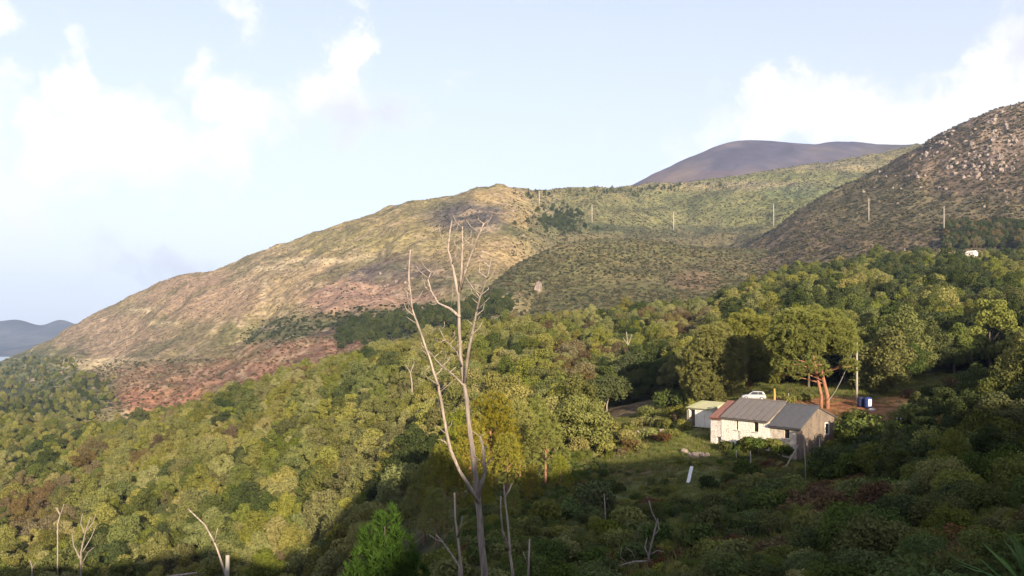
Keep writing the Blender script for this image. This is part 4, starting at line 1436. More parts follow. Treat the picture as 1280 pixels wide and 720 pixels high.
for px in range(-20, 560, 26):                      # shaded thicket along the lower edge at the left
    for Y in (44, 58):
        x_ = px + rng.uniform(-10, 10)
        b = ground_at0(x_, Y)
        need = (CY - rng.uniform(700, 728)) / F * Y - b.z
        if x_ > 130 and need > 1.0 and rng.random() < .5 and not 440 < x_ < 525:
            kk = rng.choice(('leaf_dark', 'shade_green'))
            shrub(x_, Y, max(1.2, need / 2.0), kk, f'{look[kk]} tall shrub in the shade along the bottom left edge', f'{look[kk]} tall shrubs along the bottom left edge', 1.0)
# planted things about the yard
for px, Y, sc, kk, lab in ((985, 121, .9, 'leaf_yellow', 'small bright yellow-green shrub behind the farmhouse ridge, left of the pine trunks'), (1006, 122, .8, 'leaf_olive', 'olive bush between the bright shrub and the pine trunks'),
                           (830, 122, 1.0, 'leaf_olive', 'sunlit bush in the middle of the bank left of the shed'), (800, 127, 1.1, 'leaf_yellow', 'pale sunlit bush on the bank above the russet fern'), (783, 119, 1.2, 'leaf_olive', 'olive bush at the left end of the sunny bank'),
                           (846, 128, 1.2, 'leaf_yellow', 'yellow-green bush at the upper right end of the bank'), (764, 126, 1.4, 'leaf_olive', 'bush at the corner of brown plot and lit bank'), (788, 114, 1.0, 'fern', 'russet fern clump on the face of the sunny bank'),
                           (830, 113.5, .8, 'fern', 'brown fern clump right of the russet one on the bank'), (748, 118, 1.5, 'leaf_yellow', 'sunlit bush at the foot of the left wood by the bank'), (810, 135, 1.3, 'leaf_green', 'green bush on the edge of the brown plot, left of the dark trees'),
                           (838, 138, 2.2, 'leaf_dark', 'dark rounded shrub left of the shed under the wood'), (866, 131, 1.2, 'leaf_olive', 'olive bush just behind the shed'), (1137, 121, 1.0, 'fern', 'dry brown brush on the red mound right of the oak'),
                           (1165, 122, 1.4, 'leaf_dark', 'dark bush at the left end of the shaded terrace'), (1190, 127, 1.2, 'fern', 'dry brown hedge plant at the middle of the shaded terrace'), (1225, 126, 1.3, 'fern', 'dry brown hedge plant at the right of the shaded terrace'),
                           (1250, 128, 1.7, 'leaf_dark', 'dark bush at the right end of the shaded terrace'), (1060, 107, 1.0, 'leaf_dark', 'dark bush right against the gable wall'), (1075, 110, .8, 'leaf_green', 'green bush between gable and blue drum')):
    shrub(px, Y, sc, kk, lab, None)
for i, (px, Y, sc, kk) in enumerate(((772, 121, .9, 'leaf_yellow'), (792, 117, .8, 'leaf_olive'), (812, 119, 1.0, 'leaf_yellow'), (822, 116.5, .7, 'fern'), (842, 116, .8, 'leaf_olive'), (855, 119, .9, 'leaf_yellow'),
                                     (758, 113, 1.1, 'leaf_olive'), (774, 111, .8, 'fern'), (802, 112, .7, 'leaf_yellow'), (818, 125, 1.0, 'leaf_olive'), (736, 121, 1.3, 'leaf_yellow'), (722, 116, 1.4, 'leaf_olive'), (845, 124, .8, 'fern'), (786, 124, .9, 'leaf_yellow'))):
    shrub(px, Y, sc, kk, f"{look[kk]} sunlit bush {'in the front row' if Y < 115 else ('in the middle row' if Y < 120 else 'at the back')} of the bank, {'near the brown plot' if px < 780 else ('midway' if px < 820 else 'toward the shed')}", 'bushes on the sunny bank')
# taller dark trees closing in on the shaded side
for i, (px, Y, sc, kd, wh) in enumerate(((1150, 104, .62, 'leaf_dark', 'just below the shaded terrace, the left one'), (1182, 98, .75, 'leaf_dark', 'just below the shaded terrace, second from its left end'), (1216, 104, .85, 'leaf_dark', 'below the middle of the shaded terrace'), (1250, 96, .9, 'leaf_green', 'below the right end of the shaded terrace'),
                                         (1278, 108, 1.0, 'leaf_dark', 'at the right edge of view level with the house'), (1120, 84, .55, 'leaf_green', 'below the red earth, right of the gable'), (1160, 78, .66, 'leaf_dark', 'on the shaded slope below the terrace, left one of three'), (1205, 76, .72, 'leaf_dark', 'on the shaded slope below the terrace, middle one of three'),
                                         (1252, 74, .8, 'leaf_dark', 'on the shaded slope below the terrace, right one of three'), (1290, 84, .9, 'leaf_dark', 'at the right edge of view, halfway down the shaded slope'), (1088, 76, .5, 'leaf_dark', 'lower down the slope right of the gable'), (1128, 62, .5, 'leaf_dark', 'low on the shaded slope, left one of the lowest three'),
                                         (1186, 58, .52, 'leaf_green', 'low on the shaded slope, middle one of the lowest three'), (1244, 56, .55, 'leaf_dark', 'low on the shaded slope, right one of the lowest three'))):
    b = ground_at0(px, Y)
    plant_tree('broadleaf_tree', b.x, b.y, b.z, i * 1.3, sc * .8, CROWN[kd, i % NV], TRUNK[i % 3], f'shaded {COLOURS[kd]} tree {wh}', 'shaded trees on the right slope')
# vines trained along the front of the house
for i, (lx, ly, lz, sc) in enumerate(((-1.0, -2.2, 1.0, 1.15), (-2.6, -2.0, 1.3, 1.15), (-4.3, -2.0, 1.4, 1.1), (-5.9, -1.7, 1.1, 1.0), (-7.4, -1.8, .7, .95), (-9.0, -2.2, .4, .9))):
    wp = house.matrix_basis @ Vector((lx, ly, 0)); g_ = gz(wp.x, wp.y)
    o = empty('grape_vine', (wp.x, wp.y, g_), random.uniform(0, 6))
    tag(o, ('green vine trained in front of the low right section, nearest the gable', 'green vine in front of the small right window', 'green vine below the step between the two roofs', 'green vine under the middle section, right of its low window', 'green vine under the low dark window', 'green vine nearest the left end of the white front')[i], 'vine')
    hgt = max(.6, HB.z + lz + 1.2 - g_)
    f = link('foliage', BUSH['leaf_green' if i % 2 else 'shade_green', i % 4], o, (0, 0, hgt - 1.1), (0, 0, i), (sc, sc, .9))
    q = MB(); q.tube([(0, 0, -.3), (.05, 0, hgt * .5), (0, .05, hgt)], [.06, .05, .03], 6); q.build('stem', M['bark'], o, True)

# ------------------------------------------------------------------ ground cover nobody could count
GR = []
for v in range(3):
    rg = np.random.default_rng(200 + v)
    n = 26
    base_ = np.stack([rg.normal(0, .16, n), rg.normal(0, .16, n), np.zeros(n)], 1)
    dr_ = unit(np.stack([rg.normal(0, .45, n), rg.normal(0, .45, n), np.ones(n)], 1)) * rg.uniform(.18, .45, n)[:, None]
    sd = unit(np.cross(dr_, rg.normal(size=(n, 3)))) * .018
    tri = np.stack([base_ - sd, base_ + sd, base_ + dr_], 1).reshape(-1, 3)
    b = ground_at0((830, 850, 812)[v], (118, 119, 120)[v])
    o = link('grass_tussock', mesh_np('grass_tussock', tri, np.arange(n * 3).reshape(-1, 3), M['grass'], False, None, {'leaf': rg.uniform(0, 1, n)}), None, b)
    tag(o, ('tussock of grass on the sunny bank, the left one', 'tussock of grass on the sunny bank toward the shed', 'tussock of grass at the top of the sunny bank')[v], 'grass', None, 'stuff')
    GR.append(o)
pts, rz, sl, ix = [], [], [], []
rng = random.Random(77)
while len(pts) < 16000:
    Y = math.sqrt(rng.uniform(34 ** 2, 156 ** 2)); px = rng.uniform(700, 1300)
    X = (px - CX) / F * Y
    if 940 < px < 1140 and 111 < Y < 124 and rng.random() < .85:
        continue
    if 733 < px < 818 and Y > 141:
        continue
    loc = hx @ Vector((X, Y, -14)); 
    if -13 < loc.x < .2 and -.2 < loc.y < 8:
        continue
    pts.append((X, Y, Hs(X, Y) + .02)); rz.append(rng.uniform(0, 6)); s = rng.uniform(.6, 1.5) * (1 if Y > 60 else 1.3); sl.append((s, s, s)); ix.append(rng.randrange(3))
P_ = np.array(pts)
for i in range(len(pts)):
    g_ = BV['ground'].ray_cast(Vector((P_[i, 0], P_[i, 1], 200)), Vector((0, 0, -1)))[0]
    if g_: P_[i, 2] = g_.z
scatter('grass', GR, P_, rz, sl, ix, 'rough grass over the farmyard slope and terraces', 'grass')

# rank undergrowth between the shrubs
UG = [o_.children[0] for o_ in COL.objects if o_.name.startswith('shrub')]
ug_p = []
for kk in ('shade_green', 'leaf_green', 'leaf_olive', 'fern', 'leaf_dark'):
    c_ = next((f_ for f_ in UG if f_.data.materials[0] == M[kk]), None)
    ug_p.append(c_ or UG[0])
pts, rz, sl, ix = [], [], [], []
for k in range(11000):
    Y = math.sqrt(rng.uniform(30 ** 2, 125 ** 2)); px = rng.uniform(530, 1330)
    X = (px - CX) / F * Y
    loc = hx @ Vector((X, Y, -14))
    if -14.5 < loc.x < 1 and -3 < loc.y < 9:
        continue
    if Y > 104 and px > 790 and not (px > 1150 and Y < 128):
        continue
    if px < 520 + (Y - 30) * 1.2 and Y > 45 or px < 700 and Y > 100:
        continue
    n = mnoise.noise((X * .16, Y * .16, 7.0)) + rng.uniform(-.25, .25)
    if 846 < px < 880 and 66 < Y < 90:
        continue
    lawn = 755 < px < 912 and 72 < Y < 110
    if lawn and n < .34 or n < -.28:
        continue
    g_ = gz(X, Y)
    s = rng.uniform(.22, .55) * (.8 if lawn else 1) * (1 if Y > 55 else .75)
    pts.append((X, Y, g_ - .05)); rz.append(rng.uniform(0, 6)); sl.append((s, s, s * rng.uniform(.8, 1.5)))
    n2_ = mnoise.noise((X * .10, Y * .10, 9.0)) + rng.uniform(-.3, .3)
    ix.append(3 if n2_ > .42 else (2 if n2_ > .2 else (1 if n2_ > -.05 else (0 if n2_ > -.35 else 4))))
scatter('undergrowth', ug_p, pts, rz, sl, ix, 'rank undergrowth of brambles and weeds over the shaded slope', 'undergrowth')

# scrub on the hills
SCR = []
for kk in ('scrub', 'scrub_dark', 'scrub_burnt', 'scrub_tan'):
    for v in range(3):
        me = bush_mesh('scrub_bush', M[kk], R=1.5, Hc=1.7, leaves=90, size=.42, seed=300 + v, lobes=6)
        SCR.append(me)
scr_obj = []
for i, me in enumerate(SCR):
    h_ = hit(760 + i * 22, 330 + (i % 3) * 8, ('spur', 'hillside'))
    o = link('scrub_bush', me, None, h_[0], (0, 0, i)); tag(o, 'low scrub bush on the rounded spur, among countless others', 'scrub', None, 'stuff'); scr_obj.append(o)


def scrub_on(o, n, kindf, rng, smin=.35, smax=1.15, power=1.0):
    me = o.data
    nf = len(me.polygons)
    ct = np.empty(nf * 3, np.float32); me.polygons.foreach_get('center', ct); ct = ct.reshape(-1, 3)
    ar = np.empty(nf, np.float32); me.polygons.foreach_get('area', ar)
    nr = np.empty(nf * 3, np.float32); me.polygons.foreach_get('normal', nr); nr = nr.reshape(-1, 3)
    px = CX + F * ct[:, 0] / ct[:, 1]; py = CY - F * ct[:, 2] / ct[:, 1]
    facing = np.abs((nr * ct).sum(1)) / np.linalg.norm(ct, axis=1)
    w = ar * (facing + .08) / ct[:, 1] ** power * ((px > -40) & (px < 1325) & (py < 560))
    vi = np.empty(nf * 4, np.int32); me.loops.foreach_get('vertex_index', vi); vi = vi.reshape(-1, 4)
    co = np.empty(len(me.vertices) * 3, np.float32); me.vertices.foreach_get('co', co); co = co.reshape(-1, 3)
    w = w / w.sum()
    f = rng.choice(nf, n, p=w)
    a, b2 = rng.uniform(0, 1, (n, 1)), rng.uniform(0, 1, (n, 1))
    q = co[vi[f]]
    P = (q[:, 0] * (1 - a) + q[:, 1] * a) * (1 - b2) + (q[:, 3] * (1 - a) + q[:, 2] * a) * b2
    u, v = CX + F * P[:, 0] / P[:, 1], CY - F * P[:, 2] / P[:, 1]
    pts, rz, sl, ix = [], [], [], []
    for i in range(n):
        kd, keep, s = kindf(u[i], v[i], rng.uniform())
        nn = mnoise.noise((P[i, 0] * .02, P[i, 1] * .02, 0.5))
        if rng.uniform() > keep * (1 + nn * .9):
            continue
        s *= rng.uniform(smin, smax)
        pts.append(P[i]); rz.append(rng.uniform(0, 6.28)); sl.append((s, s, s * rng.uniform(.7, 1.1))); ix.append(kd * 3 + int(rng.integers(0, 3)))
    return pts, rz, sl, ix


def kind_left(u, v, r):
    if 150 < u < 460 and abs(v - np.interp(u, [150, 300, 460], [490, 472, 425])) < 26:
        return (2 if r < .7 else 0), .8, .9
    if ((u - 520) / 140) ** 2 + ((v - 405) / 24) ** 2 < 1:
        return 1, 1.0, 1.2
    if ((u - 590) / 66) ** 2 + ((v - 270) / 20) ** 2 < 1:
        return 1, .6, .7  # dark scrub deepens the shade painted left of the knob
    if ((u - 370) / 70) ** 2 + ((v - 420) / 24) ** 2 < 1:
        return 1, .9, 1.0
    if ((u - 450) / 80) ** 2 + ((v - 368) / 22) ** 2 < 1:
        return (3 if r < .4 else 1), .3, .7
    if u < 640 and v < 450:
        return (3 if r < .62 else (0 if r < .9 else 1)), .5, .62
    if u > 640:
        return (0 if r < .80 else 1), .95, .9
    return (0 if r < .75 else 1), .6, 1.0


def kind_spur(u, v, r):
    return (0 if r < .74 else (1 if r < .90 else 3)), .98, .85


def kind_rocky(u, v, r):
    if u > 1150 and v < 225:
        return (1 if r < .3 else (3 if r < .5 else 0)), .8, .85
    return (1 if r < .2 else (3 if r < .32 else 0)), .95, .85


gen = np.random.default_rng(9)
ALL = [[], [], [], []]
for o_, n_, kf in ((hillside, 80000, kind_left), (spur, 34000, kind_spur), (rocky, 30000, kind_rocky)):
    res = scrub_on(o_, n_, kf, gen)
    for a_, b3 in zip(ALL, res):
        a_ += list(b3)
scatter('hillside_scrub', scr_obj, ALL[0], ALL[1], ALL[2], ALL[3], 'low scrub dotted over the hillsides and the spur', 'scrub')

# ------------------------------------------------------------------ dead trees and bare stems


def path3(pts, Y, dy0=0.0, dy1=0.0):
    n = len(pts)
    return [at(px, py, Y + dy0 + (dy1 - dy0) * i / max(1, n - 1)) for i, (px, py) in enumerate(pts)]


def jitter_path(P, amt, seed):
    """crooked growth: extra points between the given ones"""
    rng = random.Random(seed); out = [P[0]]
    for a, b in zip(P[:-1], P[1:]):
        n = max(1, int((b - a).length / .45))
        for i in range(1, n + 1):
            q = a.lerp(b, i / n)
            if i < n:
                q += Vector((rng.uniform(-1, 1), rng.uniform(-1, 1), rng.uniform(-.4, .4))) * amt
            out.append(q)
    return out


def limb(name, pts, Y, w0, w1, mat, parent, dy0=0.0, dy1=0.0, seed=1, amt=.025, root=None, seg=7):
    P = path3(pts, Y, dy0, dy1)
    P = jitter_path(P, amt, seed)
    if root is not None:
        P = [root] + P
    n = len(P)
    k = Y / F / 2
    rng = random.Random(seed + 50)
    radii = [(w0 + (w1 - w0) * (i / (n - 1)) ** .8) * k * rng.uniform(.9, 1.1) for i in range(n)]
    if parent is not None:
        P = [p - parent.location for p in P]
    mb = MB(); mb.tube(P, radii, seg)
    return mb.build(name, mat, parent, True)


Y0 = 29.0
base = wpos(606, Y0)
dt = empty('dead_tree', base)
tag(dt, 'tall bare dead tree with forked bleached branches standing over the whole view', 'tree')
trunk = limb('trunk', [(606, 735), (603, 690), (600, 650), (597, 620), (592, 575), (585, 520), (578, 462), (574, 412), (573, 366)], Y0, 9.6, 3.8, M['bark_dead_dark'], dt, 0, .4, 2, .03, base - Vector((0, 0, .5)), 10)
B = [  # the great limbs, each leaving at its own angle towards or away from the eye
    ([(598, 628), (586, 607), (574, 588), (563, 562), (555, 522), (548, 482), (538, 450), (526, 416), (515, 386), (511, 350), (513, 312)], 4.6, 1.5, 'bark_dead', 0, -2.3, 3),
    ([(573, 368), (567, 338), (560, 312), (562, 292), (565, 275)], 4.5, 1.5, 'bark_dead', .4, 1.2, 4),
    ([(574, 366), (577, 340), (578, 310), (578, 283)], 4, 1.5, 'bark_dead', .4, -.3, 5),
    ([(575, 362), (583, 335), (590, 315), (597, 297), (605, 279)], 4.2, 1.5, 'bark_dead', .4, -1.0, 6),
    ([(575, 396), (563, 386), (548, 379), (539, 364), (535, 350), (540, 338)], 4, 1.3, 'bark_dead', .3, 1.8, 7),
    ([(581, 478), (584, 450), (590, 418), (596, 388), (600, 372), (609, 348), (614, 324)], 5, 1.5, 'bark_dead_dark', .2, -1.4, 8),
    ([(596, 622), (606, 592), (604, 560), (600, 545)], 6, 2.5, 'bark_dead_dark', 0, .6, 9),
    ([(580, 482), (566, 468), (553, 458), (545, 450), (536, 438)], 2.6, 1.2, 'bark_dead_dark', .2, 1.0, 10),
    ([(577, 458), (571, 440), (556, 425), (549, 410)], 2.2, 1.0, 'bark_dead_dark', .2, -.9, 11),
]
limbs = [limb('limb', pts, Y0, w0, w1, M[m], dt, a, b_, sd, .022) for pts, w0, w1, m, a, b_, sd in B]
TW = [  # twigs: which limb, points, depth offsets
    (0, [(526, 416), (520, 404), (508, 396)], -1.6, -1.9), (0, [(538, 450), (531, 440), (524, 436)], -1.4, -1.2), (0, [(515, 386), (510, 376), (509, 366)], -1.9, -2.2), (0, [(548, 482), (541, 476), (532, 470)], -1.2, -1.6),
    (0, [(555, 522), (549, 512), (548, 500)], -.9, -.6), (0, [(563, 560), (556, 552), (548, 549)], -.6, -.9), (0, [(540, 455), (533, 462), (527, 470)], -1.3, -1.0),
    (1, [(560, 312), (555, 303), (552, 296)], .8, 1.0), (1, [(565, 330), (570, 318), (572, 305)], .6, .2), (2, [(577, 335), (571, 326), (568, 315)], .2, .0), (2, [(578, 310), (582, 300), (583, 291)], 0, .3),
    (3, [(590, 315), (590, 303), (592, 294)], -.3, .1), (3, [(597, 297), (604, 291), (612, 288)], -.6, -.9), (3, [(583, 335), (592, 330), (598, 326)], 0, -.3),
    (4, [(548, 379), (541, 381), (533, 378)], 1.0, 1.3), (4, [(539, 364), (533, 352), (530, 345)], 1.3, 1.6), (4, [(563, 386), (566, 372), (566, 360)], .6, .2),
    (5, [(600, 372), (590, 358), (584, 350), (580, 340)], -.9, -.5), (5, [(596, 388), (606, 378), (612, 372)], -.8, -1.2), (5, [(609, 348), (616, 342), (619, 335)], -1.2, -1.5), (5, [(590, 418), (599, 410), (604, 400)], -.5, -.1),
    (7, [(553, 458), (549, 466), (541, 470)], .7, .9), (8, [(556, 425), (549, 428), (543, 424)], -.6, -.4), (6, [(606, 592), (611, 580), (612, 566)], .3, .5),
]
rgt = random.Random(99)
for i in range(9):                     # fine dead twigs along every limb
    src = B[i][0]
    for k in range(12 if i in (0, 5) else 7):
        j = rgt.randrange(max(1, len(src) // 3), len(src) - 1); q_ = rgt.random()
        p0 = (src[j][0] + (src[j + 1][0] - src[j][0]) * q_, src[j][1] + (src[j + 1][1] - src[j][1]) * q_)
        fr = (j + q_) / (len(src) - 1); dz = B[i][4] + (B[i][5] - B[i][4]) * fr
        sx = rgt.choice((-1, 1)); l_ = rgt.uniform(8, 20)
        p1 = (p0[0] + sx * l_ * .55, p0[1] - l_ * .45); p2 = (p1[0] + sx * l_ * rgt.uniform(-.1, .4), p1[1] - l_ * rgt.uniform(.2, .7))
        TW.append((i, [p0, p1, p2], dz, dz + rgt.uniform(-.4, .4)))
for i, pts, a, b_ in TW:
    limb('twig', pts, Y0, 1.2, .5, M['bark_dead'], limbs[i], a, b_, 20 + i, .012, None, 5)
    limbs[i].children[-1].matrix_parent_inverse = Matrix.Identity(4)
for lo in limbs:      # twig coordinates were given in world space: bring them into the tree's frame
    for ch in lo.children:
        ch.data.transform(Matrix.Translation(-base + lo.location))


def bare_stem(label, Y, stems, name='dead_sapling', mat='bark_dead', group=None, cat='dead tree'):
    """a small dead tree: the first path is the trunk and runs down into the ground"""
    px, py = stems[0][0][0]
    b = wpos(px, Y)
    o = empty(name, b); tag(o, label, cat, group)
    for i, (pts, w0, w1) in enumerate(stems):
        rt = (b - Vector((0, 0, .4))) if i == 0 else None
        limb('trunk' if i == 0 else 'branch', pts, Y, w0, w1, M[mat], o, 0, (-1) ** i * .5 * (i > 0), 60 + i + int(px), .02, rt)
    return o


bare_stem('pale dead stem just left of the big dead trunk', 27, [([(577, 716), (573, 678), (569, 648), (568, 616)], 4.4, 2), ([(572, 672), (577, 655), (578, 645)], 2.5, 1.2)])
bare_stem('forked pale dead stem just right of the big dead trunk', 28, [([(641, 716), (637, 690), (635, 655), (631, 622), (630, 606)], 4.2, 1.8), ([(637, 688), (628, 664), (626, 640), (626, 620)], 3.2, 1.5), ([(631, 622), (637, 612), (640, 604)], 2.5, 1.5)])
bare_stem('short thin grey stem at the lower edge right of the forked stem', 30, [([(660, 722), (661, 700), (662, 674)], 3.4, 1.8), ([(659, 705), (654, 690)], 2, 1.2)])
bare_stem('leaning broken dead branch low at the left of the pale stem', 28, [([(574, 708), (562, 690), (552, 676), (545, 668)], 3.4, 1.4), ([(553, 678), (544, 674), (536, 668)], 2.4, 1.2)])
bare_stem('slender dead stem bent to the left above a cut post', 46, [([(284, 724), (276, 700), (267, 676), (256, 656), (235, 636)], 3.2, 1.5), ([(268, 678), (272, 660)], 1.8, 1)])
p = wpos(284, 40); q = MB(); q.tube([Vector((0, 0, -1)), at(284, 720, 40) - p, at(284.5, 694, 40) - p], [.11, .10, .09], 9)
tag(q.build('cut_post', M['concrete'], None, True, 0, p), 'pale upright cut post at the lower left edge', 'post')
q = MB(); a, b_ = at(196, 723, 41), at(246, 716, 41)
q.tube([a, a.lerp(b_, .5), b_], [.06, .06, .05], 7); tag(q.build('fallen_branch', M['bark_dead'], None, True), 'thin pale branch lying level at the lower left edge', 'branch')
bare_stem('grey many-twigged bare tree in the sunny lower left corner', 120, [([(101, 722), (101, 690), (106, 668), (113, 646)], 2.6, 1.2), ([(101, 700), (92, 682), (90, 668)], 2.6, 1.2), ([(103, 690), (114, 672), (121, 655)], 1.6, .8), ([(106, 668), (101, 655), (103, 642)], 2, 1), ([(108, 664), (116, 654), (120, 642)], 1.8, 1), ([(101, 708), (110, 690), (118, 684)], 1.4, .7)], 'dead_sapling', 'bark_dead_dark')
bare_stem('small bare trunk at the bottom left edge among green crowns', 118, [([(40, 724), (40, 708), (37, 700)], 2.4, 1.4), ([(40, 712), (45, 702)], 1.4, .7)], 'dead_sapling', 'bark_dead_dark')
bare_stem('dry bush of tangled grey branches at the bottom centre right', 42, [([(812, 724), (811, 694), (817, 670), (821, 652), (815, 640), (811, 626)], 4, 1.4), ([(811, 702), (794, 702), (778, 706), (762, 712)], 3, 1.5), ([(811, 696), (806, 684), (809, 672)], 2.5, 1), ([(795, 702), (790, 690), (782, 684)], 2, 1),
    ([(817, 670), (824, 662), (822, 648)], 1.8, .9), ([(785, 705), (775, 696), (777, 684)], 1.8, .9), ([(778, 706), (768, 718), (768, 724)], 2.4, 1.5), ([(811, 694), (822, 688), (830, 690)], 1.8, .9), ([(805, 704), (800, 715), (799, 724)], 2, 1)], 'dead_bush', 'bark_dead_dark', None, 'dry bush')
for lab, Y, pts in (('pale bare stem in the autumn wood left of the farmyard', 210, [(786, 452), (785, 432), (783, 415)]), ('short bare stem in the wood below the dark band', 215, [(515, 480), (513, 466), (517, 456)]),
                    ('pale dry stem among lower left crowns', 150, [(72, 655), (75, 644), (71, 634)])):
    bare_stem(lab, Y, [(pts, 1.7, .9), ([pts[1], (pts[1][0] + 5, pts[1][1] - 14)], 1.0, .6), ([pts[1], (pts[1][0] - 6, pts[1][1] - 10)], 1.0, .6)], 'dead_sapling', 'bark_dead', None)

# ------------------------------------------------------------------ car behind the house
M['car_paint'] = plain('car_paint', (.30, .30, .31), (.36, .36, .37), 1.5, .3, 0, spec=.6)
M['tyre'] = plain('tyre', (.02, .02, .02), (.03, .03, .03), 3, .9, 0)
M['rim'] = plain('rim', (.45, .45, .46), (.5, .5, .5), 3, .4, 0, .8)
cp = wpos(942, 122); cp.z = gz(cp.x, cp.y) + .02
car = empty('parked_car', cp, math.radians(168)); car.scale = (.86, .86, .86); tag(car, 'pale hatchback car parked behind the ridge of the farmhouse roof', 'car')
HWD = .84


def loft(secs, mat, name, parent):
    """sections across the car: (x, [(half width, z), ...])"""
    mb = MB(); n = len(secs[0][1]) * 2
    for x, pr in secs:
        ring = [(x, -y, z) for y, z in pr] + [(x, y, z) for y, z in reversed(pr)]
        mb.v += ring
    for i in range(len(secs) - 1):
        for k in range(n):
            mb.f.append((i * n + k, i * n + (k + 1) % n, (i + 1) * n + (k + 1) % n, (i + 1) * n + k))
    mb.f.append(tuple(range(n))[::-1]); mb.f.append(tuple((len(secs) - 1) * n + k for k in range(n)))
    return mb.build(name, mat, parent, True)


def sec(w, zl, zs, zt):
    return [(w * .90, zl), (w, zl + .12), (w * 1.01, zs), (w * .95, zt - .05), (w * .80, zt)]


body = loft([(-1.98, sec(.70, .32, .55, .72)), (-1.86, sec(.80, .24, .55, .84)), (-1.2, sec(HWD, .22, .6, .92)), (-.3, sec(HWD, .22, .6, .93)), (.9, sec(HWD, .22, .6, .92)), (1.3, sec(.83, .22, .58, .86)), (1.8, sec(.78, .24, .52, .76)), (1.98, sec(.66, .32, .48, .62))], M['car_paint'], 'body', car)
cab = loft([(-1.86, [(.70, .86), (.69, .88), (.68, .90)]), (-1.55, [(.74, .9), (.66, 1.25), (.58, 1.40)]), (-.8, [(.76, .92), (.66, 1.3), (.58, 1.47)]), (.1, [(.76, .92), (.66, 1.28), (.58, 1.45)]), (.55, [(.75, .91), (.68, 1.1), (.60, 1.2)]), (.95, [(.72, .89), (.70, .90), (.68, .91)])], M['car_paint'], 'cabin', car)
for sy in (-1, 1):
    for x0, x1, x2, x3 in ((-1.45, -.72, -1.35, -.72), (-.64, .62, -.64, .18)):
        g = MB(); g.add([(x0, sy * .775, .96), (x1, sy * .785, .96), (x3, sy * .672, 1.33), (x2, sy * .672, 1.33), (x0, sy * .74, .96), (x1, sy * .74, .96), (x3, sy * .64, 1.33), (x2, sy * .64, 1.33)],
                        [(0, 1, 2, 3), (7, 6, 5, 4), (0, 4, 5, 1), (1, 5, 6, 2), (2, 6, 7, 3), (3, 7, 4, 0)])
        g.build('side_window', M['glass'], car)
    g = MB(); g.box(1.84, 1.93, sy * .55 - .14, sy * .55 + .14, .55, .68); g.build('headlight', M['glass'], car)
    g = MB(); g.box(-1.95, -1.85, sy * .62 - .10, sy * .62 + .10, .62, .82)
    g.build('tail_light', M['roof_rust'], car)
g = MB(); g.add([(.98, -.64, .93), (.98, .64, .93), (.20, .56, 1.44), (.20, -.56, 1.44), (.90, -.64, .90), (.90, .64, .90), (.12, .56, 1.40), (.12, -.56, 1.40)], [(0, 1, 2, 3), (7, 6, 5, 4), (0, 4, 5, 1), (1, 5, 6, 2), (2, 6, 7, 3), (3, 7, 4, 0)])
g.build('windscreen', M['glass'], car)
g = MB(); g.add([(-1.90, -.60, .92), (-1.90, .60, .92), (-1.60, .55, 1.36), (-1.60, -.55, 1.36), (-1.82, -.60, .90), (-1.82, .60, .90), (-1.52, .55, 1.34), (-1.52, -.55, 1.34)], [(3, 2, 1, 0), (4, 5, 6, 7), (0, 1, 5, 4), (1, 2, 6, 5), (2, 3, 7, 6), (3, 0, 4, 7)])
g.build('rear_window', M['glass'], car)
for sx in (-1.25, 1.25):
    for sy in (-1, 1):
        wmb = MB(); wmb.tube([(sx, sy * .66, .30), (sx, sy * .86, .30)], [.30, .30], 18); wo = wmb.build('wheel', M['tyre'], car)
        rm = MB(); rm.tube([(sx, sy * .80, .30), (sx, sy * .875, .30)], [.18, .18], 14); rm.build('rim', M['rim'], wo)

# ------------------------------------------------------------------ things about the yard
M['blue'] = plain('blue_plastic', (.022, .036, .13), (.035, .055, .19), 3, .45, .05)
M['blue_dark'] = plain('blue_black_plastic', (.018, .022, .06), (.03, .036, .09), 3, .5, .05)
M['white_paint'] = plain('white_paint', (.78, .78, .78), (.68, .68, .67), 3, .6, .05)
M['ochre'] = plain('ochre_board', (.46, .25, .07), (.58, .33, .10), 4, .8, .2, stretch=(5, 5, 1))


def ground_at(px, Y, dz=0.0):
    p = wpos(px, Y); p.z = gz(p.x, p.y) + dz
    return p


dr = empty('water_drum', ground_at(1085, 115.2)); tag(dr, 'blue plastic water drum with a white sheet hung on it, below the utility pole', 'drum')
q = MB(); q.lathe([(.44, 0), (.50, .05), (.52, .42), (.50, .46), (.52, .50), (.52, .92), (.50, .96), (.52, 1.0), (.50, 1.34), (.40, 1.40), (.14, 1.41), (.14, 1.47), (.04, 1.47)], 20); q.build('body', M['blue'], dr, True)
q = MB()
for k in range(8):
    y0_ = -.22 + k * .055
    x_ = math.sqrt(max(0, .55 ** 2 - y0_ ** 2))
    x2_ = math.sqrt(max(0, .55 ** 2 - (y0_ + .055) ** 2))
    q.add([(y0_ + .06, -x_, .25), (y0_ + .115, -x2_, .25), (y0_ + .115, -x2_, 1.2), (y0_ + .06, -x_, 1.2), (y0_ + .06, -x_ + .015, .25), (y0_ + .115, -x2_ + .015, .25), (y0_ + .115, -x2_ + .015, 1.2), (y0_ + .06, -x_ + .015, 1.2)],
          [(0, 1, 2, 3), (7, 6, 5, 4), (0, 4, 5, 1), (1, 5, 6, 2), (2, 6, 7, 3), (3, 7, 4, 0)])
q.build('sheet', M['white_paint'], dr, True)
dr = empty('water_drum', ground_at(1076.5, 116.2)); tag(dr, 'dark blue drum on the left behind the blue one with a sheet', 'drum')
q = MB(); q.lathe([(.40, 0), (.46, .05), (.48, .42), (.46, .46), (.48, .5), (.48, .9), (.46, .95), (.48, 1.0), (.46, 1.2), (.36, 1.26), (.04, 1.27)], 18); q.build('body', M['blue_dark'], dr, True)
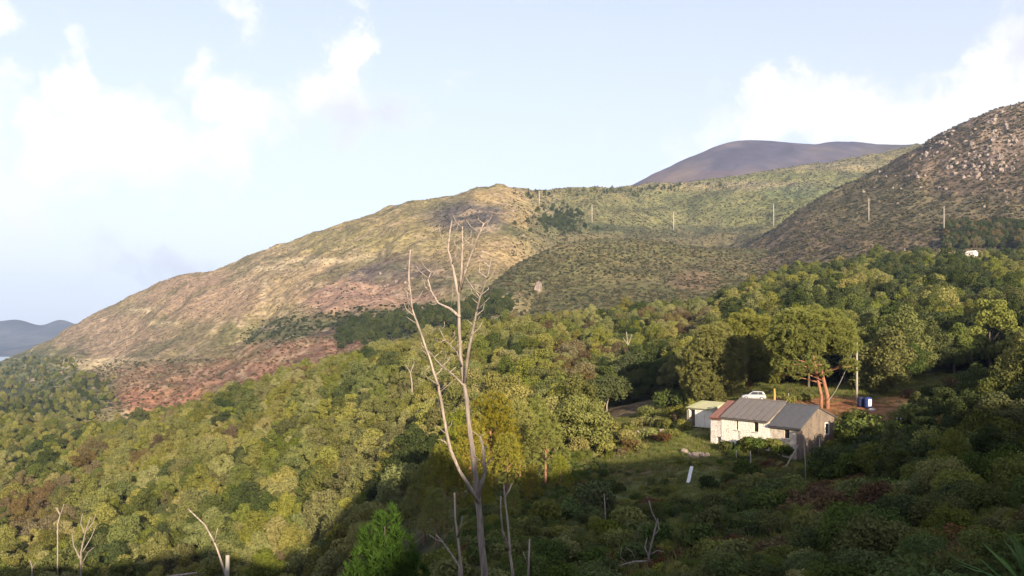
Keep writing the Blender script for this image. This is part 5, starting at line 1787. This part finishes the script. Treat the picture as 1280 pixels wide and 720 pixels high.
q = MB(); q.lathe([(.10, 1.265), (.10, 1.33), (.03, 1.34)], 10); q.build('lid', M['blue'], dr, True)


def bowl(px, Y, label, name='plastic_tub', r=.34):
    o = empty(name, ground_at(px, Y, .02)); tag(o, label, 'tub')
    q = MB(); q.lathe([(r * .72, 0), (r * .95, .25), (r, .30), (r * 1.08, .30), (r * 1.08, .33), (r * .92, .33), (r * .68, .05), (.02, .05)], 16); q.build('body', M['white_paint'], o, True)
    q = MB(); q.tube([(r * math.cos(t_ * math.pi / 8), 0, .31 + .22 * math.sin(t_ * math.pi / 8)) for t_ in range(9)], [.012] * 9, 5); q.build('handle', M['steel'], o, True)


bowl(1090, 112.8, 'white tub at the foot of the blue drum', r=.45)
bowl(1127, 106, 'white tub alone on the grass right of the farmhouse gable', r=.55)
# leaning white board on the slope
p = ground_at(862, 86)
o = empty('white_board', p, .5); tag(o, 'long white board leaning on the grass slope below the left end of the farmhouse', 'board')
q = MB(); q.slab([(-.62, -.25, .05), (-.25, -.30, .0), (.80, .35, 1.50), (.44, .40, 1.58)], .05); q.build('panel', M['white_paint'], o)
q = MB(); q.tube([(.50, .78, -.1), (.50, .40, 1.2)], [.03, .03], 6); q.build('prop', M['wood_grey'], o, True)
# posts, poles, planks
for px, Y, h, r, mat, lab, cat, lean in (
        (968, 121.5, 1.75, .15, 'ochre', 'ochre upright board behind the farmhouse, right of the white car', 'board', 0.0),
        (985.5, 120.5, 1.5, .06, 'concrete', 'thin white post behind the ridge left of the big pine', 'post', 0.02),
        (920, 97.5, 1.7, .06, 'wood_grey', 'grey vine post nearest the white front, left one of the pair', 'post', 0.03),
        (938.5, 95.5, 1.8, .07, 'concrete', 'pale vine post in front of the white front, right one of the pair', 'post', -.03),
        (1007.5, 80, 4.0, .055, 'wood_grey', 'tall thin pale pole below the gable corner', 'pole', -.05),
        (1024, 95, 2.8, .07, 'wood_grey', 'short stake against the foot of the gable wall', 'stake', .02),
        (700, 88, 2.2, .05, 'wood_grey', 'thin stake at the edge of the bramble slope', 'stake', .05),
        (757, 62, 2.6, .045, 'wood_grey', 'thin upright stake on the terraces below the lit bank', 'stake', -.04)):
    o = empty('timber_post' if cat != 'board' else 'ochre_board', ground_at(px, Y)); tag(o, lab, cat)
    q = MB(); q.tube([(0, 0, -.4), (lean * h * .4 + .02, 0, h * .5), (lean * h, 0, h)], [r, r * .95, r * .8], 8 if cat != 'board' else 4); q.build('shaft', M[mat], o, cat != 'board')
    q = MB(); q.tube([(lean * h, 0, h - .01), (lean * h, 0, h + .03)], [r * .86, r * .5], 8 if cat != 'board' else 4); q.build('cap', M[mat], o)
a, b_ = at(979, 590, 91), at(998, 556, 98.6)
q = MB(); q.tube([a, a.lerp(b_, .5) + Vector((0, 0, .05)), b_], [.075, .07, .06], 7); tag(q.build('leaning_pole', M['wood_grey'], None, True), 'long grey pole leaning against the front corner of the gable', 'pole')
# rubble stones at the edge of the lit bank
rock_me = []
for k in range(5):
    bm = bmesh.new(); bmesh.ops.create_icosphere(bm, subdivisions=3, radius=1)
    for v in bm.verts:
        f = 1 + .38 * mnoise.fractal(v.co * 1.1 + Vector((k * 9, 0, 0)), .9, 2, 4) + .12 * mnoise.cell(v.co * 2.1 + Vector((k * 3, 1, 0)))
        v.co *= f
    me = bpy.data.meshes.new('boulder'); bm.to_mesh(me); bm.free(); me.materials.append(M['rock']); rock_me.append(me)
for k, (px, Y, s) in enumerate(((856, 107, .55), (862, 105, .40), (868, 104.5, .6), (873, 105.5, .45), (879, 104, .5), (884, 104.5, .38), (827, 121, .4), (805, 123, .35), (797, 122, .45))):
    o = link('field_stone', rock_me[k % 5], None, ground_at(px, Y, s * .2), (k, k * 2, k), (s, s * .8, s * .7))
    lab = 'pale field stone at the edge of the lawn by the left end of the farmhouse' if k < 6 else 'pale field stone on the sunny bank between farmyard and brown plot'
    tag(o, lab, 'stone', 'stones by the farmhouse lawn' if k < 6 else 'stones on the sunny bank')

# ------------------------------------------------------------------ boulders and outcrops
rng = random.Random(12)
nb = 0
for k in range(900):
    if nb >= 190:
        break
    cl = rng.choice(((1262, 158, 18, 22), (1235, 175, 22, 16), (1195, 195, 22, 12), (1225, 215, 20, 10), (1255, 205, 22, 18), (1160, 190, 12, 10), (1180, 175, 10, 8), (1240, 240, 40, 30), (1130, 235, 40, 20)))
    px, py = rng.gauss(cl[0], cl[2] * .8), rng.gauss(cl[1], cl[3] * .8)
    if px > 1300:
        continue
    h_ = hit(px, py, ('rocky', 'hillside'))
    if not h_ or h_[2] != 'rocky':
        continue
    s = rng.triangular(.7, 3.2, 1.2) * (1 if py < 225 else .6)
    tag(link('boulder', rng.choice(rock_me), None, h_[0] - Vector((0, 0, s * .15)), (rng.uniform(-.4, .4), rng.uniform(-.4, .4), rng.uniform(0, 6)), (s * rng.uniform(.6, 1.1), s * rng.uniform(.6, 1), s * rng.uniform(.8, 1.7))),
        f"{'large ' if s > 2.3 else ('small ' if s < 1.5 else '')}pinkish boulder {'high' if py < 165 else ('halfway up' if py < 205 else ('low' if py < 235 else 'at the foot'))} on the rocky hill {'near its left shoulder' if px < 1160 else ('left of its main outcrop' if px < 1200 else ('in its main outcrop' if px < 1245 else 'at the right edge of view'))}", 'boulder', 'boulders on the rocky hill')
    nb += 1
nb = 0
for k in range(300):
    if nb >= 60:
        break
    cl = rng.choice(((470, 350, 36, 14), (440, 370, 30, 10), (500, 365, 26, 10), (320, 350, 20, 16), (640, 262, 18, 10), (150, 440, 40, 14)))
    h_ = hit(rng.gauss(cl[0], cl[2]), rng.gauss(cl[1], cl[3]), ('hillside', 'spur', 'ground'))
    if not h_ or h_[2] != 'hillside':
        continue
    s = rng.uniform(.6, 1.8)
    tag(link('boulder', rng.choice(rock_me), None, h_[0], (rng.uniform(-.4, .4), rng.uniform(-.4, .4), rng.uniform(0, 6)), (s * rng.uniform(.7, 1.3), s * rng.uniform(.6, 1), s * rng.uniform(.6, 1.1))),
        'pale rock outcrop on the long sunlit hillside to the left', 'rock', 'rocks on the sunlit hillside')
    nb += 1
for px, py, s, lab in ((672, 362, 5.0, 'tall pale rock standing alone on the scrubby rounded spur'), (1188, 292, 4.0, 'round tan boulder at the foot of the pole above the white hut')):
    h_ = hit(px, py)
    tag(link('boulder', rock_me[2], None, h_[0], (0, .2, 1), (s * .6, s * .6, s * 1.2)), lab, 'boulder')

# ------------------------------------------------------------------ yucca at the lower right corner
yp = wpos(1304, 5.6); yb = at(1304, 768, 5.6)
yp.z = yb.z
yu = empty('yucca_plant', yp); tag(yu, 'spiky green strap-leaved plant in the lower right corner', 'plant')
q = MB(); q.tube([(0, 0, Hs(yp.x, yp.y) - yp.z - .2), (0, 0, .05)], [.06, .07], 8); q.build('stem', M['bark'], yu, True)
rng = random.Random(4)
for k in range(58):
    az = k * 2.399; el = rng.uniform(.35, 1.35); L_ = rng.uniform(.45, .78)
    d0 = Vector((math.cos(az) * math.cos(el), math.sin(az) * math.cos(el), math.sin(el)))
    side = d0.cross(Vector((0, 0, 1))).normalized()
    upv = side.cross(d0)
    vs, fs = [], []
    for i in range(6):
        s = i / 5; c = d0 * L_ * s + Vector((0, 0, -.16 * L_ * s * s * rng.uniform(.6, 1.4))) + Vector((0, 0, .03))
        wd = .024 * (1 - s ** 2.2) * (.55 + .45 * min(1, s * 4)) + .001
        vs += [c - side * wd, c - upv * wd * .35, c + side * wd]
        if i:
            j = (i - 1) * 3
            fs += [(j, j + 1, j + 4, j + 3), (j + 1, j + 2, j + 5, j + 4)]
    me = mesh_np('leaf', vs, fs, M['yucca'], True, None, {'leaf': [rng.random()] * len(fs)})
    link('leaf', me, yu)


# ------------------------------------------------------------------ air
m_haze = bpy.data.materials.new('haze')
m_haze.use_nodes = True
th = NT(m_haze.node_tree)
th.n.clear()
ho = th.new('ShaderNodeOutputMaterial')
pv = th.new('ShaderNodeVolumePrincipled')
pv.inputs['Color'].default_value = (.55, .72, 1.0, 1)
pv.inputs['Density'].default_value = 8.5e-5
pv.inputs['Anisotropy'].default_value = 0.1
th.l.new(pv.outputs[0], ho.inputs['Volume'])
hb = MB()
hb.box(-13000, 13000, -13000, 13000, -130, 700)
haze = tag(hb.build('haze', m_haze), kind='stuff')
